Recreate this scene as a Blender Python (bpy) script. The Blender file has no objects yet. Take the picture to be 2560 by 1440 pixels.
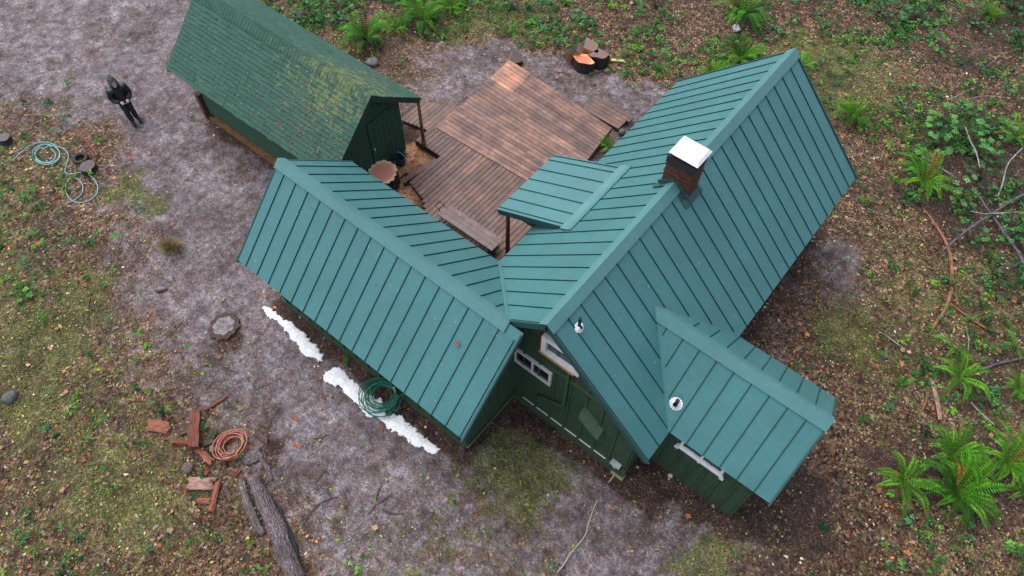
import bpy, bmesh, math, random
import numpy as np
from mathutils import Vector, Matrix
random.seed(7); rng = np.random.default_rng(11)
scene = bpy.context.scene
col = scene.collection
R = math.radians

# ------------------------------------------------------------------ camera
CF, CDEP, CROLL, CYAW, CH = 1848.774, 57.925, 0.818, 128.287, 16.0
def cam_axes():
    d, r, y = R(CDEP), R(CROLL), R(CYAW)
    fwd = np.array([math.cos(y)*math.cos(d), math.sin(y)*math.cos(d), -math.sin(d)])
    right = np.array([math.sin(y), -math.cos(y), 0.0]); up = np.cross(right, fwd)
    return math.cos(r)*right+math.sin(r)*up, -math.sin(r)*right+math.cos(r)*up, fwd
AR_, AU_, AF_ = cam_axes()
cd = bpy.data.cameras.new('camera'); cam = bpy.data.objects.new('camera', cd); col.objects.link(cam)
cd.sensor_width = 36; cd.lens = 36*CF/2560; cd.clip_end = 1500; cd.clip_start = .1
m = Matrix(((AR_[0], AU_[0], -AF_[0], 0), (AR_[1], AU_[1], -AF_[1], 0), (AR_[2], AU_[2], -AF_[2], CH), (0, 0, 0, 1)))
cam.matrix_world = m
scene.camera = cam
def G(x, y, z=0.0):
    "where the drone picture's point x, y lies on the level z"
    d = AF_ + AR_*(x-1280)/CF - AU_*(y-720)/CF
    t = (z-CH)/d[2]
    return Vector((d[0]*t, d[1]*t, z))

# ------------------------------------------------------------------ light
w = bpy.data.worlds.new('World'); scene.world = w; w.use_nodes = True
nt = w.node_tree; bg = nt.nodes['Background']
sky = nt.nodes.new('ShaderNodeTexSky'); sky.sky_type = 'NISHITA'; sky.sun_disc = False
SUN_EL, SUN_AZ = 62, 178          # azimuth of the sun measured in the scene, counter-clockwise from +X
sky.sun_elevation = R(SUN_EL); sky.sun_rotation = R(90-SUN_AZ); sky.air_density = 1.0; sky.dust_density = 3.0
hs = nt.nodes.new('ShaderNodeHueSaturation'); hs.inputs['Saturation'].default_value = .55
nt.links.new(sky.outputs[0], hs.inputs['Color']); nt.links.new(hs.outputs[0], bg.inputs['Color'])
bg.inputs['Strength'].default_value = .15
sl = bpy.data.lights.new('sun', 'SUN'); sl.energy = .9; sl.angle = R(60); sl.color = (1, .97, .94)
so = bpy.data.objects.new('sun', sl); col.objects.link(so)
sd = Vector((math.cos(R(SUN_AZ))*math.cos(R(SUN_EL)), math.sin(R(SUN_AZ))*math.cos(R(SUN_EL)), math.sin(R(SUN_EL))))
so.rotation_euler = sd.to_track_quat('Z', 'Y').to_euler(); so.location = (0, 0, 30)
vs = scene.view_settings; vs.view_transform = 'Standard'; vs.look = 'None'; vs.exposure = 0.74; vs.gamma = 1

# ------------------------------------------------------------------ helpers
def tag(o, label=None, cat=None, group=None, kind=None):
    if label: o['label'] = label
    if cat: o['category'] = cat
    if group: o['group'] = group
    if kind: o['kind'] = kind
    return o
def empty(name, loc, rz=0, **k):
    o = bpy.data.objects.new(name, None); col.objects.link(o); o.location = loc; o.rotation_euler = (0, 0, rz)
    o.empty_display_size = .3
    return tag(o, **k)
class MB:
    "collects faces; build() links them as one mesh object"
    def __init__(s): s.v = []; s.f = []; s.m = []; s.c = []
    def face(s, pts, mi=0, c=(1, 1, 1)):
        n = len(s.v); s.v += [tuple(p) for p in pts]; s.f.append(tuple(range(n, n+len(pts)))); s.m.append(mi); s.c.append(c)
    def hexa(s, P, mi=0, c=(1, 1, 1)):
        "P: 4 bottom then 4 top corners"
        n = len(s.v); s.v += [tuple(p) for p in P]
        for q in ((0, 3, 2, 1), (4, 5, 6, 7), (0, 1, 5, 4), (1, 2, 6, 5), (2, 3, 7, 6), (3, 0, 4, 7)):
            s.f.append(tuple(n+i for i in q)); s.m.append(mi); s.c.append(c)
    def box(s, a, b, mi=0, c=(1, 1, 1)):
        (x0, y0, z0), (x1, y1, z1) = a, b
        s.hexa([(x0, y0, z0), (x1, y0, z0), (x1, y1, z0), (x0, y1, z0), (x0, y0, z1), (x1, y0, z1), (x1, y1, z1), (x0, y1, z1)], mi, c)
    def bar(s, p, q, w, h, up=(0, 0, 1), mi=0, c=(1, 1, 1)):
        "rectangular bar from p to q, width w across, height h along up (centred)"
        p = Vector(p); q = Vector(q); d = (q-p).normalized(); u = Vector(up); sx = d.cross(u).normalized(); u = sx.cross(d).normalized()
        a, b = sx*w/2, u*h/2
        s.hexa([p-a-b, q-a-b, q+a-b, p+a-b, p-a+b, q-a+b, q+a+b, p+a+b], mi, c)
    def tube(s, pts, r, n=8, mi=0, c=(1, 1, 1), cap=True, squash=1.0, jit=0):
        pts = [Vector(p) for p in pts]; rr = r if isinstance(r, (list, tuple)) else [r]*len(pts)
        base = len(s.v)
        for i, p in enumerate(pts):
            d = (pts[min(i+1, len(pts)-1)]-pts[max(i-1, 0)]).normalized()
            u = Vector((0, 0, 1)) if abs(d.z) < .95 else Vector((1, 0, 0))
            sx = d.cross(u).normalized(); u = sx.cross(d).normalized()
            for k in range(n):
                a = 2*math.pi*k/n; q = rr[i]*(1+(jit*(math.sin(3*a+.5*i)+.8*math.sin(5*a-.9*i+1)+.6*math.sin(2*a+1.3*i)) if jit else 0))
                s.v.append(tuple(p+sx*math.cos(a)*q+u*math.sin(a)*q*squash))
        for i in range(len(pts)-1):
            for k in range(n):
                k2 = (k+1) % n
                s.f.append((base+i*n+k, base+i*n+k2, base+(i+1)*n+k2, base+(i+1)*n+k)); s.m.append(mi); s.c.append(c)
        if cap:
            s.f.append(tuple(base+k for k in range(n))[::-1]); s.m.append(mi); s.c.append(c)
            e = base+(len(pts)-1)*n; s.f.append(tuple(e+k for k in range(n))); s.m.append(mi); s.c.append(c)
    def prism(s, outline, z0, z1, mtop=0, mside=0, c=(1, 1, 1)):
        n = len(outline); b = len(s.v)
        s.v += [(x, y, z0) for x, y in outline]+[(x, y, z1) for x, y in outline]
        s.f.append(tuple(b+n+k for k in range(n))); s.m.append(mtop); s.c.append(c)
        s.f.append(tuple(b+k for k in range(n))[::-1]); s.m.append(mside); s.c.append(c)
        for k in range(n):
            k2 = (k+1) % n; s.f.append((b+k, b+k2, b+n+k2, b+n+k)); s.m.append(mside); s.c.append(c)
    def build(s, name, mats, parent=None, origin=None, smooth=False, bevel=0, fixn=True):
        if not isinstance(mats, (list, tuple)): mats = [mats]
        V = np.array(s.v, dtype=np.float32)
        if origin is not None: V = V-np.array(origin, dtype=np.float32)
        me = bpy.data.meshes.new(name); me.from_pydata(V.tolist(), [], s.f)
        for mt in mats: me.materials.append(mt)
        me.polygons.foreach_set('material_index', s.m)
        ca = me.color_attributes.new('tint', 'FLOAT_COLOR', 'CORNER')
        arr = np.ones((len(me.loops), 4), dtype=np.float32); i = 0
        cs = np.repeat(np.array(s.c, dtype=np.float32), [len(f) for f in s.f], axis=0); arr[:, :3] = cs
        ca.data.foreach_set('color', arr.ravel())
        if smooth: me.polygons.foreach_set('use_smooth', [True]*len(s.f))
        if fixn:
            bm = bmesh.new(); bm.from_mesh(me); bmesh.ops.recalc_face_normals(bm, faces=bm.faces); bm.to_mesh(me); bm.free()
        me.update()
        o = bpy.data.objects.new(name, me); col.objects.link(o)
        if origin is not None: o.location = origin
        if parent: o.parent = parent
        if bevel:
            b = o.modifiers.new('bevel', 'BEVEL'); b.width = bevel; b.segments = 2; b.limit_method = 'ANGLE'
        return o
def copy_tree(o, parent=None):
    c = o.copy(); col.objects.link(c); c.parent = parent
    for ch in o.children: copy_tree(ch, c)
    return c

class NT:
    "small node helper"
    def __init__(s, name):
        s.m = bpy.data.materials.new(name); s.m.use_nodes = True; s.t = s.m.node_tree
        s.b = s.t.nodes['Principled BSDF']; s._tc = None
    def n(s, typ, **k):
        nd = s.t.nodes.new('ShaderNode'+typ)
        for a, v in k.items():
            if a.startswith('i_'):
                key = a[2:].replace('_', ' '); nd.inputs[int(key) if key.isdigit() else key].default_value = v
            else: setattr(nd, a, v)
        return nd
    def l(s, a, b): s.t.links.new(a, b)
    def obj(s):
        if not s._tc: s._tc = s.n('TexCoord')
        return s._tc.outputs['Object']
    def noise(s, scale, detail=4, rough=.55, vec=None, dist=0):
        nd = s.n('TexNoise', i_Scale=scale, i_Detail=detail, i_Roughness=rough, i_Distortion=dist); s.l(vec or s.obj(), nd.inputs['Vector']); return nd
    def vor(s, scale, vec=None, **k):
        nd = s.n('TexVoronoi', i_Scale=scale, **k); s.l(vec or s.obj(), nd.inputs['Vector']); return nd
    def ramp(s, fac, stops, interp='LINEAR'):
        nd = s.n('ValToRGB'); cr = nd.color_ramp; cr.interpolation = interp
        while len(cr.elements) < len(stops): cr.elements.new(.5)
        for e, (p, c) in zip(cr.elements, stops):
            e.position = p; e.color = (c, c, c, 1) if isinstance(c, (int, float)) else (*c, 1)
        s.l(fac, nd.inputs[0]); return nd.outputs[0]
    def mix(s, f, a, b, mode='MIX'):
        nd = s.n('Mix', data_type='RGBA', blend_type=mode)
        for sock, v in ((nd.inputs[0], f), (nd.inputs[6], a), (nd.inputs[7], b)):
            if isinstance(v, (int, float)): sock.default_value = v
            elif isinstance(v, tuple): sock.default_value = (*v, 1)
            else: s.l(v, sock)
        return nd.outputs[2]
    def math(s, op, a, b=None, c=None, clamp=False):
        nd = s.n('Math', operation=op, use_clamp=clamp)
        for i, v in enumerate((a, b, c)):
            if v is None: continue
            if isinstance(v, (int, float)): nd.inputs[i].default_value = v
            else: s.l(v, nd.inputs[i])
        return nd.outputs[0]
    def bump(s, h, strength=.3, dist=.02):
        nd = s.n('Bump', i_Strength=strength, i_Distance=dist); s.l(h, nd.inputs['Height']); s.l(nd.outputs[0], s.b.inputs['Normal'])
    def attr(s, name): return s.n('Attribute', attribute_name=name)
    def set(s, color=None, rough=None, metal=None, spec=None):
        for key, v in (('Base Color', color), ('Roughness', rough), ('Metallic', metal), ('Specular IOR Level', spec)):
            if v is None: continue
            if isinstance(v, (int, float)): s.b.inputs[key].default_value = v
            elif isinstance(v, tuple): s.b.inputs[key].default_value = (*v, 1)
            else: s.l(v, s.b.inputs[key])
        return s.m

def simple(name, c, rough=.7, var=.25, scale=14, bump=.2, spec=.4, metal=0, tint=False):
    t = NT(name); nz = t.noise(scale, 5)
    colr = t.mix(1.0, c, t.ramp(nz.outputs[0], [(.25, 1-var), (.75, 1+var)]), 'MULTIPLY')
    if tint: colr = t.mix(1.0, colr, t.attr('tint').outputs['Color'], 'MULTIPLY')
    if bump: t.bump(nz.outputs[0], bump, .02)
    return t.set(colr, rough, metal, spec)

# roof metal: painted steel, faintly mottled, satin
def roof_metal(name, c, rough=.42):
    t = NT(name)
    big = t.noise(.9, 3); mid = t.noise(9, 4); fine = t.noise(60, 2)
    v = t.mix(1.0, c, t.ramp(big.outputs[0], [(.3, .92), (.7, 1.09)]), 'MULTIPLY')
    v = t.mix(1.0, v, t.ramp(mid.outputs[0], [(.3, .94), (.7, 1.06)]), 'MULTIPLY')
    v = t.mix(1.0, v, t.ramp(fine.outputs[0], [(.3, .92), (.7, 1.08)]), 'MULTIPLY')
    vo = t.vor(2.2, feature='F1'); sp = t.math('LESS_THAN', vo.outputs['Distance'], .035)
    v = t.mix(t.math('MULTIPLY', sp, .5), v, (.45, .5, .48))
    t.bump(mid.outputs[0], .12, .01)
    rg = t.ramp(mid.outputs[0], [(.3, rough-.05), (.7, rough+.1)])
    return t.set(v, rg, 0.0, .55)
M = {}
M['roof'] = roof_metal('teal roof steel', (.052, .180, .186))
M['cap'] = roof_metal('teal ridge flashing', (.078, .212, .216), .4)
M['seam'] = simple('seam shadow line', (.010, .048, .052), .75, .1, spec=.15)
M['fascia'] = simple('dark teal fascia', (.028, .085, .080), .5, .2)
def wall_mat(name, c):
    t = NT(name); sep = t.n('SeparateXYZ'); t.l(t.obj(), sep.inputs[0])
    mp = t.n('Mapping'); mp.inputs['Scale'].default_value = (6, 6, .7); t.l(t.obj(), mp.inputs[0])
    st = t.noise(3, 6, .6, mp.outputs[0]); nz = t.noise(2.2, 4)
    v = t.mix(1.0, c, t.ramp(st.outputs[0], [(.25, .65), (.75, 1.3)]), 'MULTIPLY')
    v = t.mix(t.ramp(nz.outputs[0], [(.45, 0), (.7, .35)]), v, (.065, .09, .04))
    lo = t.math('SUBTRACT', 1, t.math('DIVIDE', sep.outputs[2], .5), clamp=True)
    v = t.mix(t.math('MULTIPLY', lo, t.ramp(nz.outputs[0], [(.35, .1), (.65, .8)])), v, (.055, .06, .03))
    t.bump(st.outputs[0], .3, .02); return t.set(v, .75, 0, .3)
M['wall'] = wall_mat('green board siding', (.036, .078, .044))
M['shedwall'] = wall_mat('shed green plywood', (.035, .10, .062))
M['gable'] = simple('dark green lap siding', (.026, .078, .050), .7, .35, 8)
M['white'] = simple('white trim paint', (.72, .74, .74), .5, .12, 6, .1)
M['glass'] = simple('dark window glass', (.012, .016, .018), .08, .1, 4, 0, .8)
M['black'] = simple('black rubber', (.012, .012, .014), .6, .3, 20)
M['redpaint'] = simple('red paint', (.16, .012, .02), .5)
M['rawwood'] = simple('raw pine trim', (.42, .22, .085), .65, .3, 9)
M['galv'] = simple('bright galvanised steel', (.74, .76, .78), .45, .1, 5, .05, .5)
M['conduit'] = simple('grey plastic', (.42, .46, .45), .55, .15)

# ------------------------------------------------------------------ ground layers (what grows and lies where)
# anchors: picture x, y, then gravel, moss, litter, herbs, dark soil
ANCH = '''0 -60 .9 .05 .1 0 0|200 0 .9 .05 .1 0 0|400 0 .85 .1 .1 0 .05|600 -40 .1 .3 .4 .4 0|800 0 0 .4 .3 .7 0|1000 0 0 .4 .3 .7 0|1200 0 0 .6 .5 .35 0|1400 0 0 .45 .5 .35 0
1600 0 0 .4 .6 .25 0|1800 0 .05 .35 .6 .1 0|2000 0 0 .35 .6 .3 0|2200 0 0 .3 .35 .7 .05|2400 0 0 .2 .5 .6 .15|2560 0 0 .2 .5 .7 .15
0 180 .9 .1 .05 0 0|200 180 .85 .1 .1 0 .1|400 180 .85 .05 .15 0 0|600 180 .5 .2 .3 .1 0|800 130 0 .4 .5 .5 0|1000 170 .35 .4 .5 .1 0|1180 200 .65 .2 .3 0 .1|1380 220 .6 .2 .4 0 0|1600 130 .05 .4 .6 .35 0|1800 120 0 .4 .6 .35 0|1560 250 .7 .15 .3 0 0
2050 150 0 .7 .45 .2 0|2200 200 0 .65 .5 .2 .05|2400 180 0 .2 .55 .2 .35|2560 150 0 .3 .4 .6 .25|100 260 .5 .4 .3 .1 0|0 350 .1 .6 .45 .1 .1|200 380 .15 .5 .45 .1 .1|400 360 .8 .05 .2 0 .05|500 400 .75 .05 .2 0 .1|1000 450 .3 .1 .3 0 .4|1550 350 .7 .2 .3 0 0
2150 380 0 .5 .5 .15 .05|2300 250 0 .5 .5 .25 .1|2400 330 0 .35 .45 .6 .1|2560 350 0 .2 .5 .5 .3|0 540 0 .7 .35 .35 .1|180 540 .25 .35 .4 .1 .15|350 560 .5 .4 .3 0 .05|500 540 .85 .1 .1 0 0|2120 520 .1 .4 .5 .1 .2|2280 540 0 .5 .5 .25 .2|2450 560 0 .25 .4 .6 .35|2560 560 0 .3 .35 .6 .35
0 720 0 .7 .4 .25 0|150 720 .1 .6 .45 .15 .05|300 720 .45 .4 .35 0 .05|450 720 .75 .15 .2 0 0|600 760 .9 .1 .1 0 0|1930 700 .35 .1 .35 0 .35|2080 680 .5 .3 .5 0 .1|2200 720 .1 .6 .5 .05 .1|2330 720 0 .65 .45 .12 .15|2500 740 0 .55 .4 .35 .3
0 900 0 .55 .55 .1 .1|150 900 0 .7 .5 .1 .05|300 900 .2 .6 .45 .1 .05|450 900 .6 .35 .2 .05 .05|600 960 .65 .3 .25 0 .05|750 980 .9 .1 .1 0 0|1980 880 .35 .3 .5 0 .2|2100 860 .25 .6 .35 0 .15|2200 900 .15 .65 .5 .08 .1|2350 920 .05 .55 .5 .15 .2|2500 900 0 .55 .4 .4 .3
0 1080 0 .6 .55 .05 .05|200 1080 0 .65 .5 .1 .05|350 1060 .25 .5 .45 .1 .05|500 1080 .35 .45 .4 .1 .1|650 1050 .5 .4 .3 .1 .1|800 1080 .9 .15 .1 0 0|960 1120 .9 .15 .05 0 0|2050 1080 .3 .3 .55 0 .15|2200 1080 .05 .5 .55 .05 .1|2380 1050 0 .5 .45 .3 .15|2530 1080 0 .45 .5 .4 .2
0 1260 0 .55 .6 .1 0|200 1260 0 .6 .6 .05 0|400 1260 .1 .65 .5 .1 0|560 1260 .2 .5 .45 .1 .1|750 1260 .5 .4 .35 .05 .05|900 1230 .75 .25 .15 0 0|1100 1250 .7 .4 .1 0 0|1300 1290 .55 .5 .1 .05 0|1500 1240 .8 .2 .15 0 .1|1700 1300 .9 .1 .1 0 .05|1880 1330 .4 .2 .3 0 .65|1990 1290 .25 .25 .35 0 .55|2120 1260 .3 .3 .5 0 .15|2300 1280 .05 .5 .5 .2 .1|2500 1280 0 .45 .5 .3 .2
0 1440 0 .5 .65 .1 0|200 1440 0 .55 .6 .1 0|400 1440 0 .55 .6 .05 0|600 1440 .1 .45 .55 .1 .1|800 1440 .4 .5 .4 .1 .1|1000 1420 .5 .55 .3 .05 0|1200 1440 .5 .55 .35 0 0|1400 1440 .7 .3 .25 0 0|1600 1440 .85 .2 .2 0 0|1800 1420 .5 .55 .25 0 .05|2000 1440 .2 .5 .4 .1 .35|2200 1440 .1 .55 .55 .1 .1|2400 1440 .05 .55 .5 .15 .1|2560 1440 0 .5 .55 .15 .15
-300 0 .8 .2 .2 0 0|-300 400 .2 .6 .5 .2 0|-300 900 0 .6 .6 .2 0|-300 1440 0 .6 .6 .1 0|2900 0 0 .3 .5 .7 .2|2900 500 0 .3 .4 .6 .3|2900 1000 0 .5 .5 .4 .2|2900 1500 0 .5 .5 .3 .1|600 -400 .2 .4 .4 .5 0|1200 -400 0 .4 .4 .6 0|1900 -400 0 .3 .5 .6 .1|2600 -400 0 .3 .4 .7 .2|600 1700 0 .5 .5 .2 0|1300 1700 .3 .5 .4 .1 0|2000 1700 .2 .5 .5 .1 0'''
AP = []; AW = []
for t in ANCH.replace('\n', '|').split('|'):
    q = [float(x) for x in t.split()]; g = G(q[0], q[1]); AP.append((g.x, g.y)); AW.append(q[2:])
AP = np.array(AP); AW = np.array(AW)
# extra patches: picture x, y, radius px, channel, strength   (0 gravel 1 moss 2 litter 3 herb 4 dark)
SPOTS = [(345,470,50,1,.9),(400,515,40,1,.9),(55,1045,34,1,1.2),(140,1010,40,1,.5),(1350,1180,90,1,.7),(1320,1120,60,1,.6),(1300,1240,60,1,.4),(1200,1140,60,1,.6),(1240,1165,50,4,.4),
  (1000,400,8,2,.1),(1120,60,60,1,.5),(1770,1430,90,1,.6),(2110,870,60,1,.6),(2120,810,60,1,.5),(1270,60,60,1,.4),(2010,1230,70,4,.7),(1960,1300,80,4,.6),(2000,800,90,2,.3),(1290,1030,60,4,.9),(1390,1100,50,4,.7),
  (1600,1190,60,4,.7),(1640,1240,50,4,.4),(1740,1270,40,4,.6),(1830,1320,40,4,.7),(2130,170,80,1,.3),(2440,160,60,4,.5),(2110,730,60,0,.3),(2100,640,50,0,.35),(1480,200,50,0,.2),(430,470,60,0,.2),
  (240,70,70,4,.35),(340,90,60,4,.3),(560,345,60,4,.45),(640,420,50,4,.5),(480,210,50,4,.2),(100,170,60,4,.25),(250,190,50,0,.3),(1400,230,40,0,.25),(1600,300,40,0,.3),(380,1270,90,1,.3),(250,1200,80,1,.25),
  (160,860,70,1,.35),(230,760,60,1,.35),(70,850,60,1,.3),(2400,1190,130,4,.8),(2250,1190,70,4,.6),(2510,1180,100,4,.8),(2320,480,90,4,.7),(2480,560,110,4,.6),(2400,380,110,4,.5),(2540,80,90,4,.8),(2300,60,80,4,.5),(1060,60,80,4,.6),(920,110,60,4,.7),(1855,60,60,4,.6),(2440,940,90,4,.5),(2130,300,50,4,.6),(2540,420,80,4,.4),(620,920,40,0,.3),(760,1010,50,0,.2),  # dark soil spots under ferns and shrubs, painted in as the shade beneath them
  (1060,640,50,4,.1),(850,1380,60,0,.3),(930,1330,50,0,.35),(720,1300,40,4,.4),(560,870,30,4,.5),(600,850,30,4,.4),(30,1000,30,4,.3),(715,1085,36,4,.9),(690,1140,30,4,.7),(500,1150,60,4,.5),(520,1210,50,4,.4),(585,820,34,4,.6),(560,850,26,4,.5)]
SPW = []
for x, y, r, ch, s in SPOTS:
    g = G(x, y); g2 = G(x+r, y); SPW.append((g.x, g.y, (g2-g).length, ch, s))
_tabs = {}
def vnoise(X, Y, scale, seed=0):
    if seed not in _tabs: _tabs[seed] = np.random.default_rng(seed).random((256, 256))
    T = _tabs[seed]; x = X*scale; y = Y*scale; xi = np.floor(x).astype(int); yi = np.floor(y).astype(int); fx = x-xi; fy = y-yi
    fx = fx*fx*(3-2*fx); fy = fy*fy*(3-2*fy)
    a = T[xi & 255, yi & 255]; b = T[(xi+1) & 255, yi & 255]; c = T[xi & 255, (yi+1) & 255]; d = T[(xi+1) & 255, (yi+1) & 255]
    return (a*(1-fx)+b*fx)*(1-fy)+(c*(1-fx)+d*fx)*fy
def fbm(X, Y, scale, seed=0, o=4):
    r = 0; a = .5
    for i in range(o): r = r+a*vnoise(X, Y, scale*2**i, seed+i); a *= .5
    return r/(1-.5**o)
def layers(X, Y):
    "five densities at world positions"
    xx = X+(fbm(X, Y, .7, 3)-.5)*1.6; yy = Y+(fbm(X, Y, .7, 9)-.5)*1.6
    num = np.zeros((len(X), 5)); den = np.zeros(len(X))+1e-9
    for p, wv in zip(AP, AW):
        k = np.exp(-((xx-p[0])**2+(yy-p[1])**2)/(2*.85**2)); num += k[:, None]*wv; den += k
    far = den < 1e-5
    L = num/den[:, None]; L[far] = (.1, .5, .5, .4, .1)
    for x, y, r, ch, s in SPW:
        L[:, ch] += s*np.exp(-((xx-x)**2+(yy-y)**2)/(r*r))
    # worn, wet, littered strip of bare soil where the eaves drip
    for (x0, y0, x1, y1, wd, s) in EAVES:
        dx = np.maximum(np.maximum(x0-X, X-x1), 0); dy = np.maximum(np.maximum(y0-Y, Y-y1), 0)
        d = np.hypot(dx, dy)+(fbm(X, Y, 2.5, 21)-.5)*.35
        k = np.clip(1-d/wd, 0, 1)*s
        L[:, 4] += k; L[:, 0] *= 1-.8*np.clip(k, 0, 1); L[:, 1] *= 1-.6*np.clip(k, 0, 1)
    return np.clip(L, 0, 1.3)
EAVES = [(-10.4, 3.75, -4.3, 7.0, .38, 1.2), (-5.7, 5.5, -1.1, 14.4, .5, .95), (-1.1, 6.2, 1.2, 8.7, .5, .95), (-16.9, 6.75, -11.6, 9.9, .3, .6)]
FOOT = [(-10.3, 4.05, -4.4, 6.9), (-5.6, 5.75, -1.15, 14.3), (-1.2, 6.45, 1.0, 8.6), (-16.6, 6.95, -11.6, 9.7)]
def inside(X, Y, pad=0):
    r = np.zeros(len(X), bool)
    for x0, y0, x1, y1 in FOOT: r |= (X > x0-pad) & (X < x1+pad) & (Y > y0-pad) & (Y < y1+pad)
    return r
def gheight(X, Y):
    return (fbm(X, Y, .35, 40)-.5)*.16*np.clip((np.hypot(X+6, Y-9)-9)/6, 0, 1)+(fbm(X, Y, 2.2, 30)-.62)*.05

def make_ground():
    core_x = np.arange(-29, 9.01, .1); core_y = np.arange(-7, 31.01, .1)
    ext = lambda a: np.concatenate([a[0]-np.array([300, 120, 50, 20, 8, 3, 1]), a, a[-1]+np.array([1, 3, 8, 20, 50, 120, 300])])
    gx = ext(core_x); gy = ext(core_y); nx, ny = len(gx), len(gy)
    X, Y = np.meshgrid(gx, gy, indexing='ij'); X = X.ravel(); Y = Y.ravel(); Z = gheight(X, Y)
    me = bpy.data.meshes.new('ground'); me.vertices.add(len(X)); me.vertices.foreach_set('co', np.stack([X, Y, Z], 1).astype(np.float32).ravel())
    I = np.arange(nx*ny).reshape(nx, ny); q = np.stack([I[:-1, :-1], I[1:, :-1], I[1:, 1:], I[:-1, 1:]], -1).reshape(-1, 4)
    me.loops.add(q.size); me.loops.foreach_set('vertex_index', q.ravel().astype(np.int32))
    me.polygons.add(len(q)); me.polygons.foreach_set('loop_start', np.arange(0, q.size, 4, dtype=np.int32)); me.polygons.foreach_set('loop_total', np.full(len(q), 4, dtype=np.int32))
    me.polygons.foreach_set('use_smooth', [True]*len(q)); me.update(calc_edges=True)
    L = layers(X, Y)
    for nm, cols in (('layA', (0, 1, 2)), ('layB', (3, 4, 5))):
        a = np.ones((len(X), 4), np.float32)
        LL = np.concatenate([L, SAW(X, Y)[:, None]], 1)
        a[:, :3] = LL[:, list(cols)]
        ca = me.color_attributes.new(nm, 'FLOAT_COLOR', 'POINT'); ca.data.foreach_set('color', a.ravel())
    o = bpy.data.objects.new('ground', me); col.objects.link(o); tag(o, kind='structure'); return o
def SAW(X, Y):
    s = np.zeros(len(X))
    for (px, py, r, k) in ((1030, 400, 46, 1.2), (1010, 440, 40, .9), (1020, 490, 45, .8), (1050, 380, 30, .9), (1040, 430, 30, .9), (985, 470, 40, .6), (1462, 165, 70, .35), (600, 1110, 80, .25)):
        g = G(px, py); rr = (G(px+r, py)-g).length; s = s+k*np.exp(-((X-g.x)**2+(Y-g.y)**2)/(rr*rr))
    return np.clip(s, 0, 1)

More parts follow.
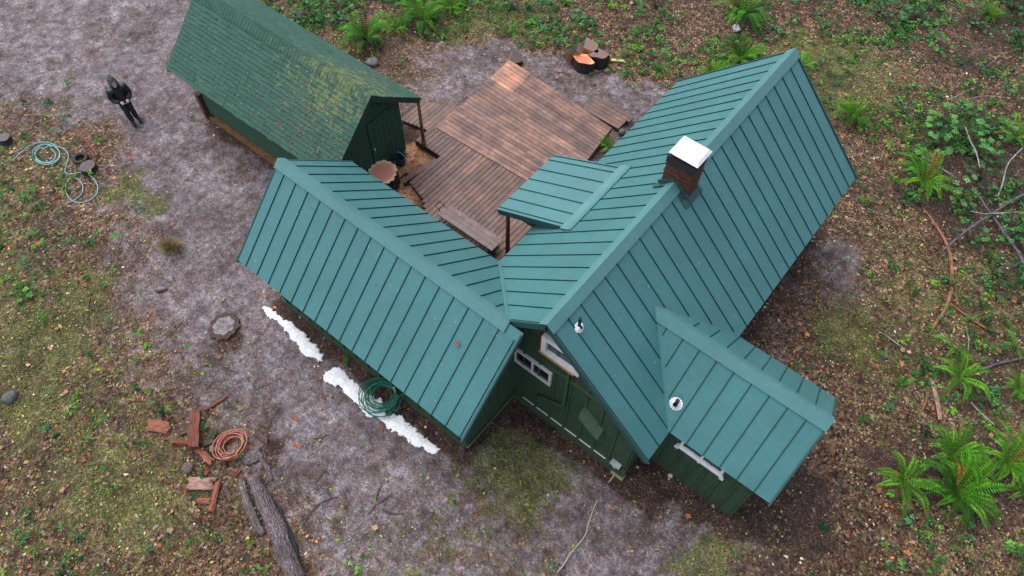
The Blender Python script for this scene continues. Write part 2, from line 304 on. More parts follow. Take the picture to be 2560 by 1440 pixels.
def ground_mat():
    t = NT('forest yard ground'); P = t.obj()
    A = t.n('SeparateColor'); t.l(t.attr('layA').outputs['Color'], A.inputs[0])
    B = t.n('SeparateColor'); t.l(t.attr('layB').outputs['Color'], B.inputs[0])
    grav, moss, lit = A.outputs; herb, dark, saw = B.outputs
    wn = t.noise(14, 4); wv = t.n('VectorMath', operation='SCALE'); t.l(wn.outputs['Color'], wv.inputs[0]); wv.inputs['Scale'].default_value = .12
    wp = t.n('VectorMath', operation='ADD'); t.l(P, wp.inputs[0]); t.l(wv.outputs[0], wp.inputs[1]); W = wp.outputs[0]
    n1 = t.noise(1.1, 5, .6); n3 = t.noise(5, 5, .65); n8 = t.noise(16, 6, .7); n30 = t.noise(60, 4, .7)
    v1 = t.vor(23, W); v2 = t.vor(9, W); v3 = t.vor(38, W)
    c1 = t.n('SeparateColor'); t.l(v1.outputs['Color'], c1.inputs[0])
    c2 = t.n('SeparateColor'); t.l(v2.outputs['Color'], c2.inputs[0])
    c3 = t.n('SeparateColor'); t.l(v3.outputs['Color'], c3.inputs[0])
    gravel = t.ramp(c3.outputs[0], [(0, (.155, .125, .125)), (.3, (.21, .18, .19)), (.6, (.255, .230, .248)), (.85, (.30, .280, .302)), (.97, (.42, .39, .37))])
    gravel = t.mix(t.ramp(n3.outputs[0], [(.46, 0), (.60, .7)]), gravel, t.mix(1.0, gravel, (.66, .50, .47), 'MULTIPLY'))
    ng = t.noise(1.7, 6, .72, dist=.5); gravel = t.mix(t.ramp(ng.outputs[0], [(.38, .8), (.50, 0)]), gravel, t.mix(1.0, gravel, (.60, .47, .43), 'MULTIPLY'))
    gravel = t.mix(t.ramp(ng.outputs[0], [(.53, 0), (.66, .9)]), gravel, t.mix(1.0, gravel, (1.35, 1.4, 1.5), 'MULTIPLY'))
    gravel = t.mix(t.ramp(n1.outputs[0], [(.42, 0), (.62, .5)]), gravel, t.mix(1.0, gravel, (1.18, 1.2, 1.3), 'MULTIPLY'))
    gravel = t.mix(t.math('MULTIPLY', t.math('GREATER_THAN', c1.outputs[0], .9), .6), gravel, (.22, .10, .07))
    litter = t.ramp(c1.outputs[1], [(0, (.040, .020, .012)), (.18, (.11, .060, .038)), (.36, (.19, .110, .072)), (.54, (.20, .138, .108)), (.70, (.28, .190, .125)), (.82, (.35, .125, .04)), (.88, (.42, .33, .20)), (.96, (.60, .54, .40))], 'CONSTANT')
    litter = t.mix(t.ramp(n8.outputs[0], [(.35, .85), (.6, 0)]), litter, t.mix(1.0, litter, (.45, .38, .38), 'MULTIPLY'))
    litter = t.mix(1.0, litter, (1.08, 1.02, .93), 'MULTIPLY')
    mosc = t.ramp(c3.outputs[1], [(0, (.022, .040, .006)), (.3, (.065, .105, .014)), (.6, (.17, .19, .035)), (.85, (.32, .31, .09)), (1, (.30, .20, .10))])
    mosc = t.mix(t.ramp(n8.outputs[0], [(.38, .8), (.58, 0)]), mosc, (.07, .055, .03))
    herbc = t.ramp(c1.outputs[2], [(0, (.008, .02, .006)), (.5, (.022, .055, .012)), (1, (.05, .12, .03))])
    soil = t.ramp(c3.outputs[2], [(0, (.030, .015, .011)), (.5, (.066, .035, .026)), (.85, (.11, .062, .045)), (.97, (.20, .14, .09))])
    sawc = t.ramp(c3.outputs[0], [(0, (.45, .18, .07)), (.5, (.80, .38, .18)), (1, (.95, .58, .40))])
    def cov(wsock, nsock, k=2.2, off=0.0, sharp=5.0):
        # coverage: patchy threshold of density against noise
        a = t.math('MULTIPLY_ADD', wsock, k, off); b = t.math('SUBTRACT', a, t.math('MULTIPLY', nsock, 2.0))
        return t.math('MULTIPLY_ADD', b, sharp, .5, clamp=True)
    nz_a = t.noise(3.3, 6, .72); nz_b = t.noise(6.5, 6, .75, dist=.4); mpb = t.n('Mapping'); mpb.inputs['Location'].default_value = (31, 7, 3); t.l(P, mpb.inputs[0])
    nz_c = t.noise(4.5, 6, .75, mpb.outputs[0]); nz_d = t.noise(2.2, 5, .7, mpb.outputs[0])
    base = t.mix(cov(grav, nz_d.outputs[0], 1.5, .33, 2.2), litter, gravel)
    base = t.mix(cov(lit, nz_b.outputs[0], 1.2, .30, 2.5), base, litter)
    nq = t.noise(4.2, 5, .7, mpb.outputs[0]) if False else t.noise(4.6, 5, .7)
    base = t.mix(t.math('MULTIPLY', t.ramp(nq.outputs[0], [(.42, .85), (.54, 0)]), t.math('SUBTRACT', 1, t.math('MULTIPLY', grav, .75, clamp=True), clamp=True)), base, t.mix(1.0, base, (.38, .30, .28), 'MULTIPLY'))
    base = t.mix(t.math('MULTIPLY', cov(moss, nz_a.outputs[0], 1.05, .36, 4.0), .82), base, mosc)
    base = t.mix(cov(dark, nz_c.outputs[0], 1.2, .38, 2.2), base, soil)
    base = t.mix(t.math('MULTIPLY', cov(herb, nz_c.outputs[0], .8, .30, 3), .8), base, herbc)
    base = t.mix(cov(saw, nz_b.outputs[0], 1.4, .35, 2.5), base, sawc)
    base = t.mix(.75, base, t.mix(1.0, base, t.ramp(n30.outputs[0], [(.3, .72), (.7, 1.28)]), 'MULTIPLY'))
    nw = t.noise(.8, 5, .65, mpb.outputs[0]); base = t.mix(1.0, base, t.ramp(nw.outputs[0], [(.36, (.70, .66, .64)), (.5, (1, 1, 1)), (.64, (1.22, 1.22, 1.22))]), 'MULTIPLY')
    nv = t.noise(3.0, 4, .65); base = t.mix(1.0, base, t.ramp(nv.outputs[0], [(.36, .68), (.64, 1.32)]), 'MULTIPLY'); nx = t.noise(11, 5, .7); base = t.mix(t.math('SUBTRACT', 1, t.math('MULTIPLY', grav, .75, clamp=True)), base, t.mix(1.0, base, t.ramp(nx.outputs[0], [(.36, .60), (.5, 1), (.66, 1.35)]), 'MULTIPLY'))
    h = t.math('ADD', t.math('MULTIPLY', v1.outputs['Distance'], -1.2), t.math('MULTIPLY', n30.outputs[0], .9))
    h = t.math('ADD', h, t.math('MULTIPLY', n8.outputs[0], 1.0))
    t.bump(h, .75, .05)
    wet = t.ramp(n1.outputs[0], [(.4, .85), (.62, .55)])
    return t.set(base, wet, 0, .35)
ground = make_ground(); ground.data.materials.append(ground_mat())

# ------------------------------------------------------------------ roofs
XR, ZR, Y1, Y2 = -3.453, 4.616, 5.38, 14.70       # main ridge
SL, DL = .935, 2.569; SRr, DR = .96, 2.587
BY, BZ, BX0 = 5.342, 3.824, -10.738
def slope_pt(axis, r0, sg, zr, s, u, d, h=0):
    nx = s/math.sqrt(1+s*s); nz = 1/math.sqrt(1+s*s)     # normal: outwards & up
    dd = d+h*nx; z = zr-s*d+h*nz
    return (r0+sg*dd, u, z) if axis == 'y' else (u, r0+sg*dd, z)
def slope(parent, axis, r0, sg, zr, s, poly, seams, top=.15, gap=.07, th=.05, name='roof'):
    b = MB()
    P = lambda u, d, h=0: slope_pt(axis, r0, sg, zr, s, u, d, h)
    n = len(poly)
    b.face([P(u, d, 0) for u, d in poly], 0); b.face([P(u, d, -th) for u, d in poly][::-1], 2)
    for i in range(n):
        (u, d), (u2, d2) = poly[i], poly[(i+1) % n]
        b.face([P(u, d, 0), P(u, d, -th), P(u2, d2, -th), P(u2, d2, 0)], 2)
    for u in seams:
        hits = []
        for i in range(n):
            (a, d), (a2, d2) = poly[i], poly[(i+1) % n]
            if (a-u)*(a2-u) < 0: hits.append((d+(d2-d)*(u-a)/(a2-a), abs(a-a2) < 1e9 and abs(d-d2) > 1e-6))
        hits.sort()
        for k in range(0, len(hits)-1, 2):
            d0 = hits[k][0]+(top if hits[k][0] < 1e-6 else gap); d1 = hits[k+1][0]-(gap if hits[k+1][1] else .0)
            if d1-d0 < .06: continue
            wd = .006
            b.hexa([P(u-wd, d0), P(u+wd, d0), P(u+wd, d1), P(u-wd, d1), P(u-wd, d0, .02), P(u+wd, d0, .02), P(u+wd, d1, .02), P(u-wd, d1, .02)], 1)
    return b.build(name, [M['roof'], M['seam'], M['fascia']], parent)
def ridge_cap(parent, axis, r0, zr, s1, s2, u0, u1, wd=.145, h=.034, name='ridge_cap'):
    b = MB()
    for sg, s in ((1, s1), (-1, s2)):
        P = lambda u, d, hh: slope_pt(axis, r0, sg, zr, s, u, d, hh)
        t0, t1 = h, h-.012
        apex = zr+.047
        A = lambda u: (r0, u, apex) if axis == 'y' else (u, r0, apex)
        b.face([A(u0), A(u1), P(u1, wd, t0), P(u0, wd, t0)]); b.face([P(u0, wd, t0), P(u1, wd, t0), P(u1, wd, .0), P(u0, wd, .0)], 1)
        A2 = lambda u: (r0, u, apex-.05) if axis == 'y' else (u, r0, apex-.05)
        b.face([A(u0), P(u0, wd, t0), P(u0, wd, .0), A2(u0)], 1); b.face([A(u1), P(u1, wd, t0), P(u1, wd, .0), A2(u1)], 1)
    return b.build(name, [M['cap'], M['fascia']], parent)
def flat_strip(parent, pts_a, pts_b, wd, mat, h=.012, name='flashing', up=(0, 0, 1)):
    b = MB(); b.bar(pts_a, pts_b, wd, h, up); return b.build(name, mat, parent)

cabin = empty('cabin', (XR, 9.5, 0), label='teal standing-seam metal roofed cabin with crossing gabled wings, brick chimney and green board walls', cat='house')
class Off:                                         # children are built in world coordinates, the empty stands at the base
    pass
def adopt(o, parent):
    o.parent = parent; o.matrix_parent_inverse = Matrix.Translation(-Vector(parent.location)); return o
_b = MB.build
def build_in(mb, name, mats, parent, world=True, **k):
    o = _b(mb, name, mats, None, **k)
    top = parent
    while top.parent: top = top.parent
    o.parent = parent
    if world and parent.type == 'EMPTY':
        o.matrix_parent_inverse = (Matrix.Translation(parent.location) @ Matrix.Rotation(parent.rotation_euler.z, 4, 'Z')).inverted()
    return o
def BI(mb, name, mats, parent, **k):
    "build from world coordinates under a parent (thing or part)"
    return build_in(mb, name, mats, parent, **k)
MB.build = lambda s, name, mats, parent=None, **k: (BI(s, name, mats, parent, **k) if parent else _b(s, name, mats, None, **k))

seams_y = [9.26+.384*i for i in range(-10, 15)]
aL = slope(cabin, 'y', XR, -1, ZR, SL, [(Y1, 0), (Y2, 0), (Y2, DL), (7.146, DL), (Y1, .86)], seams_y)
aR = slope(cabin, 'y', XR, 1, ZR, SRr, [(Y1, 0), (Y2, 0), (Y2, DR), (8.942, DR), (7.558, 1.094), (6.174, DR), (Y1, DR)], seams_y)
ridge_cap(aL, 'y', XR, ZR, SRr, SL, Y1-.01, Y2+.01)
sx = [-9.3+.377*i for i in range(-3, 15)]
bL = slope(cabin, 'x', BY, -1, BZ, .957, [(BX0, 0), (-3.93, 0), (-3.93, 1.843), (BX0, 1.843)], sx)
bR = slope(cabin, 'x', BY, 1, BZ, .893, [(BX0, 0), (-4.30, 0), (-6.022, 1.804), (BX0, 1.804)], sx[:-1])
ridge_cap(bL, 'x', BY, BZ, .893, .957, BX0-.01, -4.27)
cx = [-1.98+.375*i for i in range(0, 9)]
cL = slope(cabin, 'x', 7.558, -1, 3.566, 1.036, [(-2.359, 0), (1.392, 0), (1.392, 1.384), (-.866, 1.384)], cx)
cR = slope(cabin, 'x', 7.558, 1, 3.566, 1.036, [(-2.359, 0), (1.392, 0), (1.392, 1.384), (-.866, 1.384)], cx)
ridge_cap(cL, 'x', 7.558, 3.566, 1.036, 1.036, -2.42, 1.40, .16)
# valley flashings
def strip(mb, a, b, wd, h=.008, up=(0, 0, 1), lift=0.02, mi=0):
    a = Vector(a)+Vector((0, 0, lift)); b = Vector(b)+Vector((0, 0, lift)); mb.bar(a, b, wd, h, up, mi)
v = MB(); up1 = Vector((-SL, 0, 1)).normalized()+Vector((0, .893, 1)).normalized()
strip(v, (-4.32, BY+.02, 3.81), (-6.02, 7.146, 2.215), .05, .02, up1, .02)
v.build('valley_flashing', M['roof'], cabin)
for yy in (6.174, 8.942):
    v = MB(); strip(v, (-2.36, 7.558, 3.56), (-.87, yy, 2.135), .04, .012, (.5, (yy-7.558)*.36, 1), .012); v.build('valley_flashing', M['roof'], cabin)
# porch roof: a lean-to lying on the main left slope
ps = (3.2-2.24)/(6.99-4.97)
pr = slope(cabin, 'y', -4.97, -1, 3.2, ps, [(8.25, 0), (10.47, 0), (10.47, 2.02), (8.25, 2.02)], [8.33, 8.68, 9.06, 9.45, 9.84, 10.23, 10.41], top=.02, th=.06, name='porch_roof')
v = MB()
v.bar((-5.06, 8.18, 3.175), (-5.06, 10.5, 3.175), .22, .02, (ps, 0, -1)); 
v.bar((-4.93, 8.18, 3.262), (-4.93, 10.5, 3.262), .14, .02, (-SL, 0, 1)); v.build('flashing', M['cap'], pr)
# fascias along the rakes and eaves
f = MB()
def rake(mb, p, q, wd=.035, h=.15, dz=-.085):
    mb = MB(); mb.bar(Vector(p)+Vector((0, 0, dz)), Vector(q)+Vector((0, 0, dz)), wd, h, (0, 0, 1)); mb.build('rake_trim', M['fascia'], cabin)
f2 = MB()
for sg, s, d in ((-1, SL, .86), (1, SRr, DR)):
    rake(f2, (XR, Y1+.02, ZR), (XR+sg*d, Y1+.02, ZR-s*d))
for sg, s, d in ((-1, SL, DL), (1, SRr, DR)): rake(f2, (XR, Y2-.02, ZR), (XR+sg*d, Y2-.02, ZR-s*d))
rake(f2, (-3.95, BY, BZ), (-3.95, BY-1.843, 2.06)); rake(f2, (BX0+.02, BY, BZ), (BX0+.02, BY-1.843, 2.06)); rake(f2, (BX0+.02, BY, BZ), (BX0+.02, BY+1.804, 2.213))
for sg in (-1, 1): rake(f2, (1.37, 7.558, 3.566), (1.37, 7.558+sg*1.384, 2.132))
rake(f2, (-4.95, 8.27, 3.09), (-6.97, 8.27, 2.13), .03, .12, 0); rake(f2, (-4.95, 10.45, 3.09), (-6.97, 10.45, 2.13), .03, .12, 0)

# ------------------------------------------------------------------ cabin walls
def batten_y(mb, y, x0, x1, zf, z0=.0, out=-1, step=.4, start=None):
    x = start if start is not None else x0+.2
    while x < x1: mb.box((x-.022, y+out*.028 if out < 0 else y, z0), (x+.022, y if out < 0 else y+.028, zf(x)-.05)); x += step
wl = MB()
mx0, mx1, my0, my1 = XR-DL+.36, XR+DR-.36, 5.66, 14.38
zt = lambda x: ZR-(SL*(XR-x) if x < XR else SRr*(x-XR))-.13
def gable_wall(mb, x0, x1, y0, y1, ridge, zf):
    o = [(x0, -.3), (x1, -.3), (x1, zf(x1)), (ridge, zf(ridge)), (x0, zf(x0))]
    n = len(o); mb.face([(x, y0, z) for x, z in o]); mb.face([(x, y1, z) for x, z in o][::-1])
    for i in range(n):
        (a, b), (c, d) = o[i], o[(i+1) % n]; mb.face([(a, y0, b), (a, y1, b), (c, y1, d), (c, y0, d)])
gable_wall(wl, mx0, mx1, my0, my1, XR, zt)
batten_y(wl, my0, -4.3, mx1, zt, .28, -1, .4, -4.1)
batten_y(wl, my1, mx0, mx1, zt, .0, 1)
for y in np.arange(6.0, 14.3, .4):
    wl.box((mx1, y-.022, 0), (mx1+.028, y+.022, zt(mx1)-.03)); 
    if y > 7.2: wl.box((mx0-.028, y-.022, 0), (mx0, y+.022, zt(mx0)-.03))
main_wall = wl.build('wall', M['wall'], cabin)
# wing B walls (ridge along x)
wb = MB(); bx0, bx1, by0, by1 = BX0+.35, -4.33, 3.93, 6.86
zb = lambda y: BZ-(.957*(BY-y) if y < BY else .893*(y-BY))-.13
def gable_wall_x(mb, x0, x1, y0, y1, ridge, zf):
    o = [(y0, -.3), (y1, -.3), (y1, zf(y1)), (ridge, zf(ridge)), (y0, zf(y0))]
    mb.face([(x0, y, z) for y, z in o][::-1]); mb.face([(x1, y, z) for y, z in o])
    for i in range(5):
        (a, b), (c, d) = o[i], o[(i+1) % 5]; mb.face([(x0, a, b), (x1, a, b), (x1, c, d), (x0, c, d)])
gable_wall_x(wb, bx0, bx1, by0, by1, BY, zb)
for x in np.arange(bx0+.2, bx1, .4): wb.box((x-.022, by0-.028, 0), (x+.022, by0, zb(by0)-.02)); 
for y in np.arange(by0+.3, 5.6, .4): wb.box((bx1, y-.022, .05), (bx1+.028, y+.022, zb(y)-.05))
wb.box((bx0, by0-.05, .02), (bx1+.05, by0, .17)); wb.box((bx1, by0-.05, .02), (bx1+.05, my0, .16))
wb.build('wall', M['wall'], cabin)
wc = MB(); cx1, cy0, cy1 = 1.06, 6.32, 8.75
zc = lambda y: 3.566-1.036*abs(y-7.558)-.13
gable_wall_x(wc, -1.3, cx1, cy0, cy1, 7.558, zc)
for x in np.arange(-1.08, cx1, .3): wc.box((x-.02, cy0-.026, 0), (x+.02, cy0, zc(cy0)-.02))
for y in np.arange(cy0+.3, cy1, .4): wc.box((cx1, y-.02, 0), (cx1+.026, y+.02, zc(y)-.04))
wc.build('wall', M['wall'], cabin)
# skirting board, drip strip and trims on the gable wall
sk = MB(); sk.hexa([(-4.3, my0-.12, -.05), (mx1, my0-.12, -.05), (mx1, my0, -.05), (-4.3, my0, -.05), (-4.3, my0-.09, .26), (mx1, my0-.09, .26), (mx1, my0, .28), (-4.3, my0, .28)])
sk.build('skirting', M['wall'], cabin)
ds = MB(); x = -4.1
while x < mx1-.5: ds.box((x+.045, my0-.075, .262), (min(x+.36, mx1-.3), my0-.05, .275)); x += .4
ds.build('drip_strip', M['white'], cabin)
el = MB(); el.box((bx1+.052, by0-.04, .165), (bx1+.065, my0-.15, .178)); el.build('drip_strip', simple('weathered green metal', (.22, .26, .16), .6), cabin)

def window(parent, x0, x1, z0, z1, y, fw=.055, mull=True, depth=.06):
    f = MB(); yo = y-depth
    f.box((x0, yo, z0), (x1, y+.01, z0+fw)); f.box((x0, yo, z1-fw), (x1, y+.01, z1)); f.box((x0, yo, z0+fw), (x0+fw, y+.01, z1-fw)); f.box((x1-fw, yo, z0+fw), (x1, y+.01, z1-fw))
    if mull: xm = (x0+x1)/2; f.box((xm-fw*.4, yo+.01, z0+fw), (xm+fw*.4, y+.01, z1-fw))
    fr = f.build('window', M['white'], parent)
    p = MB(); p.box((x0+fw, y-.02, z0+fw), (x1-fw, y-.012, z1-fw)); p.build('pane', M['glass'], fr)
    return fr
window(cabin, -4.36, -3.38, 1.76, 2.34, my0)
w2 = window(cabin, -3.66, -2.75, 3.12, 3.74, my0, .11, False, .10)
t = MB(); t.box((-3.70, my0-.115, 3.06), (-2.85, my0-.002, 3.115)); t.build('sill', M['rawwood'], w2)
t = MB(); t.box((-3.705, my0-.1, 3.118), (-3.662, my0-.004, 3.72)); t.build('side_trim', M['redpaint'], w2)
wC = window(cabin, -.58, .40, 1.66, 2.0, cy0, .06, True, .05)
t = MB(); t.box((-.64, cy0-.08, 1.60), (.44, cy0-.004, 1.655)); t.box((-.66, cy0-.11, 1.59), (-.57, cy0-.081, 1.68)); t.box((.38, cy0-.11, 1.59), (.47, cy0-.081, 1.68)); t.box((-.12, cy0-.10, 1.6), (-.08, cy0-.081, 1.67)); t.build('sill', M['white'], wC)
# hatch frame, meter box, hose bib cover on the gable wall
t = MB(); y = my0-.05
t.bar((-3.62, y, .93), (-3.0, y, 1.28), .03, .05); t.box((-3.02, y-.02, 1.28), (-2.96, my0, 3.0)); t.bar((-3.62, y, .93), (-3.62, y, .6), .05, .04, (0, 1, 0)); t.box((-3.55, y+.005, 2.55), (-2.0, my0, 2.62))
t.build('wall_trim', simple('moss stained green trim', (.055, .095, .045), .7), cabin)
t = MB(); t.hexa([(-2.52, my0-.2, 1.62), (-1.98, my0-.2, 1.22), (-1.98, my0, 1.22), (-2.52, my0, 1.62), (-2.52, my0-.17, 1.90), (-1.98, my0-.17, 1.40), (-1.98, my0, 1.48), (-2.52, my0, 1.95)])
t.build('vent_hood', simple('faded green sheet', (.085, .135, .075), .6), cabin, bevel=.01)
t = MB(); t.box((-1.60, my0-.13, .36), (-1.36, my0, .42)); t.box((-1.52, my0-.11, .22), (-1.45, my0-.04, .36)); t.build('meter_box', M['conduit'], cabin, bevel=.008)
t = MB(); t.box((mx1-.28, my0-.16, -.1), (mx1+.03, my0-.01, .05)); t.build('corner_block', simple('pale mossy timber', (.25, .26, .13), .8), cabin)

# chimney
def brick_mat():
    t = NT('wet red brick'); P = t.obj()
    sp = t.n('SeparateXYZ'); t.l(P, sp.inputs[0]); cb = t.n('CombineXYZ')
    t.l(t.math('ADD', sp.outputs[0], sp.outputs[1]), cb.inputs[0]); t.l(sp.outputs[2], cb.inputs[1])
    br = t.n('TexBrick', i_Scale=1.0); t.l(cb.outputs[0], br.inputs['Vector'])
    br.inputs['Brick Width'].default_value = .2; br.inputs['Row Height'].default_value = .07; br.inputs['Mortar Size'].default_value = .007
    br.inputs['Color1'].default_value = (.15, .035, .016, 1); br.inputs['Color2'].default_value = (.08, .022, .014, 1); br.inputs['Mortar'].default_value = (.10, .055, .035, 1)
    nz = t.noise(7, 5, .7); c = t.mix(t.ramp(nz.outputs[0], [(.45, 0), (.62, .8)]), br.outputs['Color'], (.035, .02, .016))
    n2 = t.noise(13, 4, .7); c = t.mix(t.ramp(n2.outputs[0], [(.62, 0), (.72, .5)]), c, (.09, .10, .02))
    t.bump(br.outputs['Fac'], -.5, .02); return t.set(c, .6, 0, .4)
M['brick'] = brick_mat()
CX0, CX1, CY0, CY1 = -3.745, -3.15, 9.58, 10.06
ch = MB(); ch.box((CX0, CY0, 4.0), (CX1, CY1, 5.2)); ch.box((CX0-.02, CY0-.02, 4.80), (CX1+.02, CY1+.02, 4.835))
chim = ch.build('chimney', M['brick'], cabin)
t = MB(); t.box((CX0-.015, CY0-.015, 5.06), (CX1+.015, CY1+.015, 5.235)); t.box((CX0+.03, CY0+.03, 5.236), (CX1-.03, CY1-.03, 5.33)); t.build('crown', simple('sooty mortar', (.03, .025, .028), .8, .4), chim)
t = MB(); z = 5.34; a = .03
t.hexa([(CX0-.0, CY0-.03, z), (CX1+.06, CY0-.03, z), (CX1+.06, CY1+.05, z), (CX0-.0, CY1+.05, z), (CX0+.05, CY0+.03, z+.07), (CX1+.0, CY0+.03, z+.07), (CX1+.0, CY1-.01, z+.07), (CX0+.05, CY1-.01, z+.07)])
t.build('chimney_cap', simple('white chimney cap', (.88, .89, .90), .4, .12, 9, .15), chim, bevel=.006)
t = MB()
for (x, zz) in ((CX0, 4.345), (CX1, 4.32)): pass
t.bar((XR, CY0-.012, 4.66), (CX0-.03, CY0-.012, 4.40), .02, .16); t.bar((XR, CY0-.012, 4.66), (CX1+.03, CY0-.012, 4.37), .02, .16)
t.bar((CX0-.05, CY0-.06, 4.335), (CX0-.05, CY1+.1, 4.335), .14, .02, (-SL, 0, 1)); t.bar((CX1+.07, CY0-.06, 4.27), (CX1+.07, CY1+.05, 4.27), .17, .015, (SRr, 0, 1))
t.bar((CX1-.17, CY0-.07, 4.50), (CX1+.12, CY0-.07, 4.235), .09, .012, (SRr, 0, 1)); t.bar((CX0-.12, CY0-.05, 4.28), (CX0+.12, CY0-.05, 4.50), .10, .012, (-SL, 0, 1))
t.build('flashing', M['fascia'], chim)
# vent pipes with crinkled boots
def vent(x, y, z, hgt, r, rb, nrm):
    t = MB(); t.tube([(x, y, z-.1), (x, y, z+hgt)], r, 12); p = t.build('vent_pipe', M['black'], cabin)
    n = Vector(nrm).normalized(); u = n.cross(Vector((0, 1, 0))).normalized(); v = n.cross(u)
    t = MB(); c = Vector((x, y, z)); K = 28; prev = None
    rings = []
    for rr, hh in ((rb, .004), (rb*.8, .012), (rb*.55, .02), (rb*.5, .05), (r*1.15, .07)):
        rings.append([c+(u*math.cos(2*math.pi*k/K)+v*math.sin(2*math.pi*k/K))*rr*(1+(.05 if k % 2 else -.05)*(rr > rb*.6))+n*(hh+(.006 if k % 2 else 0)) for k in range(K)])
    for a, b in zip(rings, rings[1:]):
        for k in range(K): t.face([a[k], a[(k+1) % K], b[(k+1) % K], b[k]])
    t.build('boot', M['galv'], p)
vent(-3.085, 5.88, 4.616-SRr*(.368)+.01, .34, .030, .105, (SRr, 0, 1))
vent(-1.05, 6.57, 3.566-1.036*(7.558-6.57)+.01, .16, .042, .135, (0, -1.036, 1))
# porch posts and brace
M['log'] = simple('round brown log', (.13, .065, .032), .75, .45, 12, .5)
t = MB(); t.tube([(-6.83, 8.45, .28), (-6.83, 8.45, 1.2), (-6.83, 8.45, 2.2)], [.058, .055, .052], 12); t.build('porch_post', M['log'], cabin, smooth=True)
t = MB(); t.tube([(-6.75, 10.25, .28), (-6.75, 10.25, 2.2)], .055, 12); t.build('porch_post', M['log'], cabin, smooth=True)
t = MB(); t.bar((-6.80, 8.50, 2.08), (-6.05, 8.55, 2.02), .07, .09); t.bar((-6.83, 8.3, 2.15), (-6.83, 10.4, 2.15), .09, .09); t.build('porch_beam', simple('bright green beam', (.03, .21, .06), .55), cabin)

# ------------------------------------------------------------------ shed
SA = .014; SPX, SPY = -11.022, 8.339; SZR = 3.28; sca, ssa = math.cos(SA), math.sin(SA)
def S(s, tt, z): return (SPX-s*sca-tt*ssa, SPY-s*ssa+tt*sca, z)
shed = empty('shed', S(3.2, 0, 0), SA, label='dark green wooden shed with mossy shingle roof beside the deck', cat='shed')
def shingle_mat():
    t = NT('green asphalt shingle'); P = t.obj()
    vo = t.n('TexVoronoi', i_Scale=1.0); mp = t.n('Mapping'); mp.inputs['Scale'].default_value = (3.6, 9, 9); t.l(P, mp.inputs[0]); t.l(mp.outputs[0], vo.inputs['Vector'])
    c3 = t.n('SeparateColor'); t.l(vo.outputs['Color'], c3.inputs[0])
    v = t.ramp(c3.outputs[0], [(0, (.021, .080, .055)), (.5, (.027, .096, .068)), (1, (.035, .115, .082))])
    fine = t.noise(45, 4, .7); v = t.mix(1.0, v, t.ramp(fine.outputs[0], [(.3, .7), (.7, 1.3)]), 'MULTIPLY')
    big = t.noise(1.0, 4, .6); v = t.mix(t.ramp(big.outputs[0], [(.4, 0), (.7, .45)]), v, (.045, .10, .085))
    # moss grows near the front end of the roof
    sp = t.n('SeparateXYZ'); t.l(P, sp.inputs[0])
    near = t.math('MULTIPLY_ADD', t.math('ABSOLUTE', t.math('SUBTRACT', sp.outputs[0], -12.0)), -.33, 1.0, clamp=True)
    upz = t.math('MULTIPLY_ADD', sp.outputs[2], 1.1, -2.2, clamp=True)
    mn = t.noise(5, 6, .8, dist=.3); mf = t.math('ADD', t.math('MULTIPLY', t.math('MULTIPLY', near, upz), .17), mn.outputs[0])
    v = t.mix(t.ramp(mf, [(.61, 0), (.70, .65)]), v, (.20, .24, .065))
    dn = t.noise(14, 5, .8); df = t.math('ADD', t.math('MULTIPLY', t.math('MULTIPLY_ADD', t.math('ABSOLUTE', t.math('SUBTRACT', sp.outputs[0], -12.3)), -.35, 1.0, clamp=True), .12), dn.outputs[0])
    v = t.mix(t.ramp(df, [(.64, 0), (.72, .7)]), v, (.12, .08, .055))
    t.bump(fine.outputs[0], .4, .02); return t.set(v, .72, 0, .35)
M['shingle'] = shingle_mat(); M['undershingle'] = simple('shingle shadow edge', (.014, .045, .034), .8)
def shingles(tdir, zr, s, D, L, n):
    b = MB(); nx = s/math.hypot(1, s); nz = 1/math.hypot(1, s)
    def P(sv, d, h):
        return S(sv, tdir*(d+h*nx), zr-s*d+h*nz)
    b.hexa([P(0, 0, -.06), P(L, 0, -.06), P(L, D, -.06), P(0, D, -.06), P(0, 0, 0), P(L, 0, 0), P(L, D, 0), P(0, D, 0)], 1)
    for i in range(n):
        d0, d1 = D*i/n, D*(i+1)/n+.012
        m = 30
        for k in range(m):
            s0, s1 = L*k/m, L*(k+1)/m; j0 = random.uniform(-.010, .010); lf = random.uniform(0, .006)
            e = -.012 if k == 0 else 0; e2 = .012 if k == m-1 else 0
            hh = .024+lf; b.hexa([P(s0+e, d0, .003), P(s1+e2, d0, .003), P(s1+e2, d1+j0, .003), P(s0+e, d1+j0, .003), P(s0+e, d0, .008), P(s1+e2, d0, .008), P(s1+e2, d1+j0, hh), P(s0+e, d1+j0, hh)], 0)
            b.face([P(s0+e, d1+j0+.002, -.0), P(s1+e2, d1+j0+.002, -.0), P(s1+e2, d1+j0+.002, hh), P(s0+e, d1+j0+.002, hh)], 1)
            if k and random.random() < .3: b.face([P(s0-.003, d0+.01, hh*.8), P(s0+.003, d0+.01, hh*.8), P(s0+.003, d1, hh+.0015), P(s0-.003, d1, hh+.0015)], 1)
    return b.build('roof', [M['shingle'], M['undershingle']], shed, fixn=False)
sR = shingles(1, SZR, (SZR-2.037)/1.606, 1.606, 6.506, 15)
sLf = shingles(-1, SZR, (SZR-1.744)/1.706, 1.706, 6.506, 19)
b = MB(); k = 0
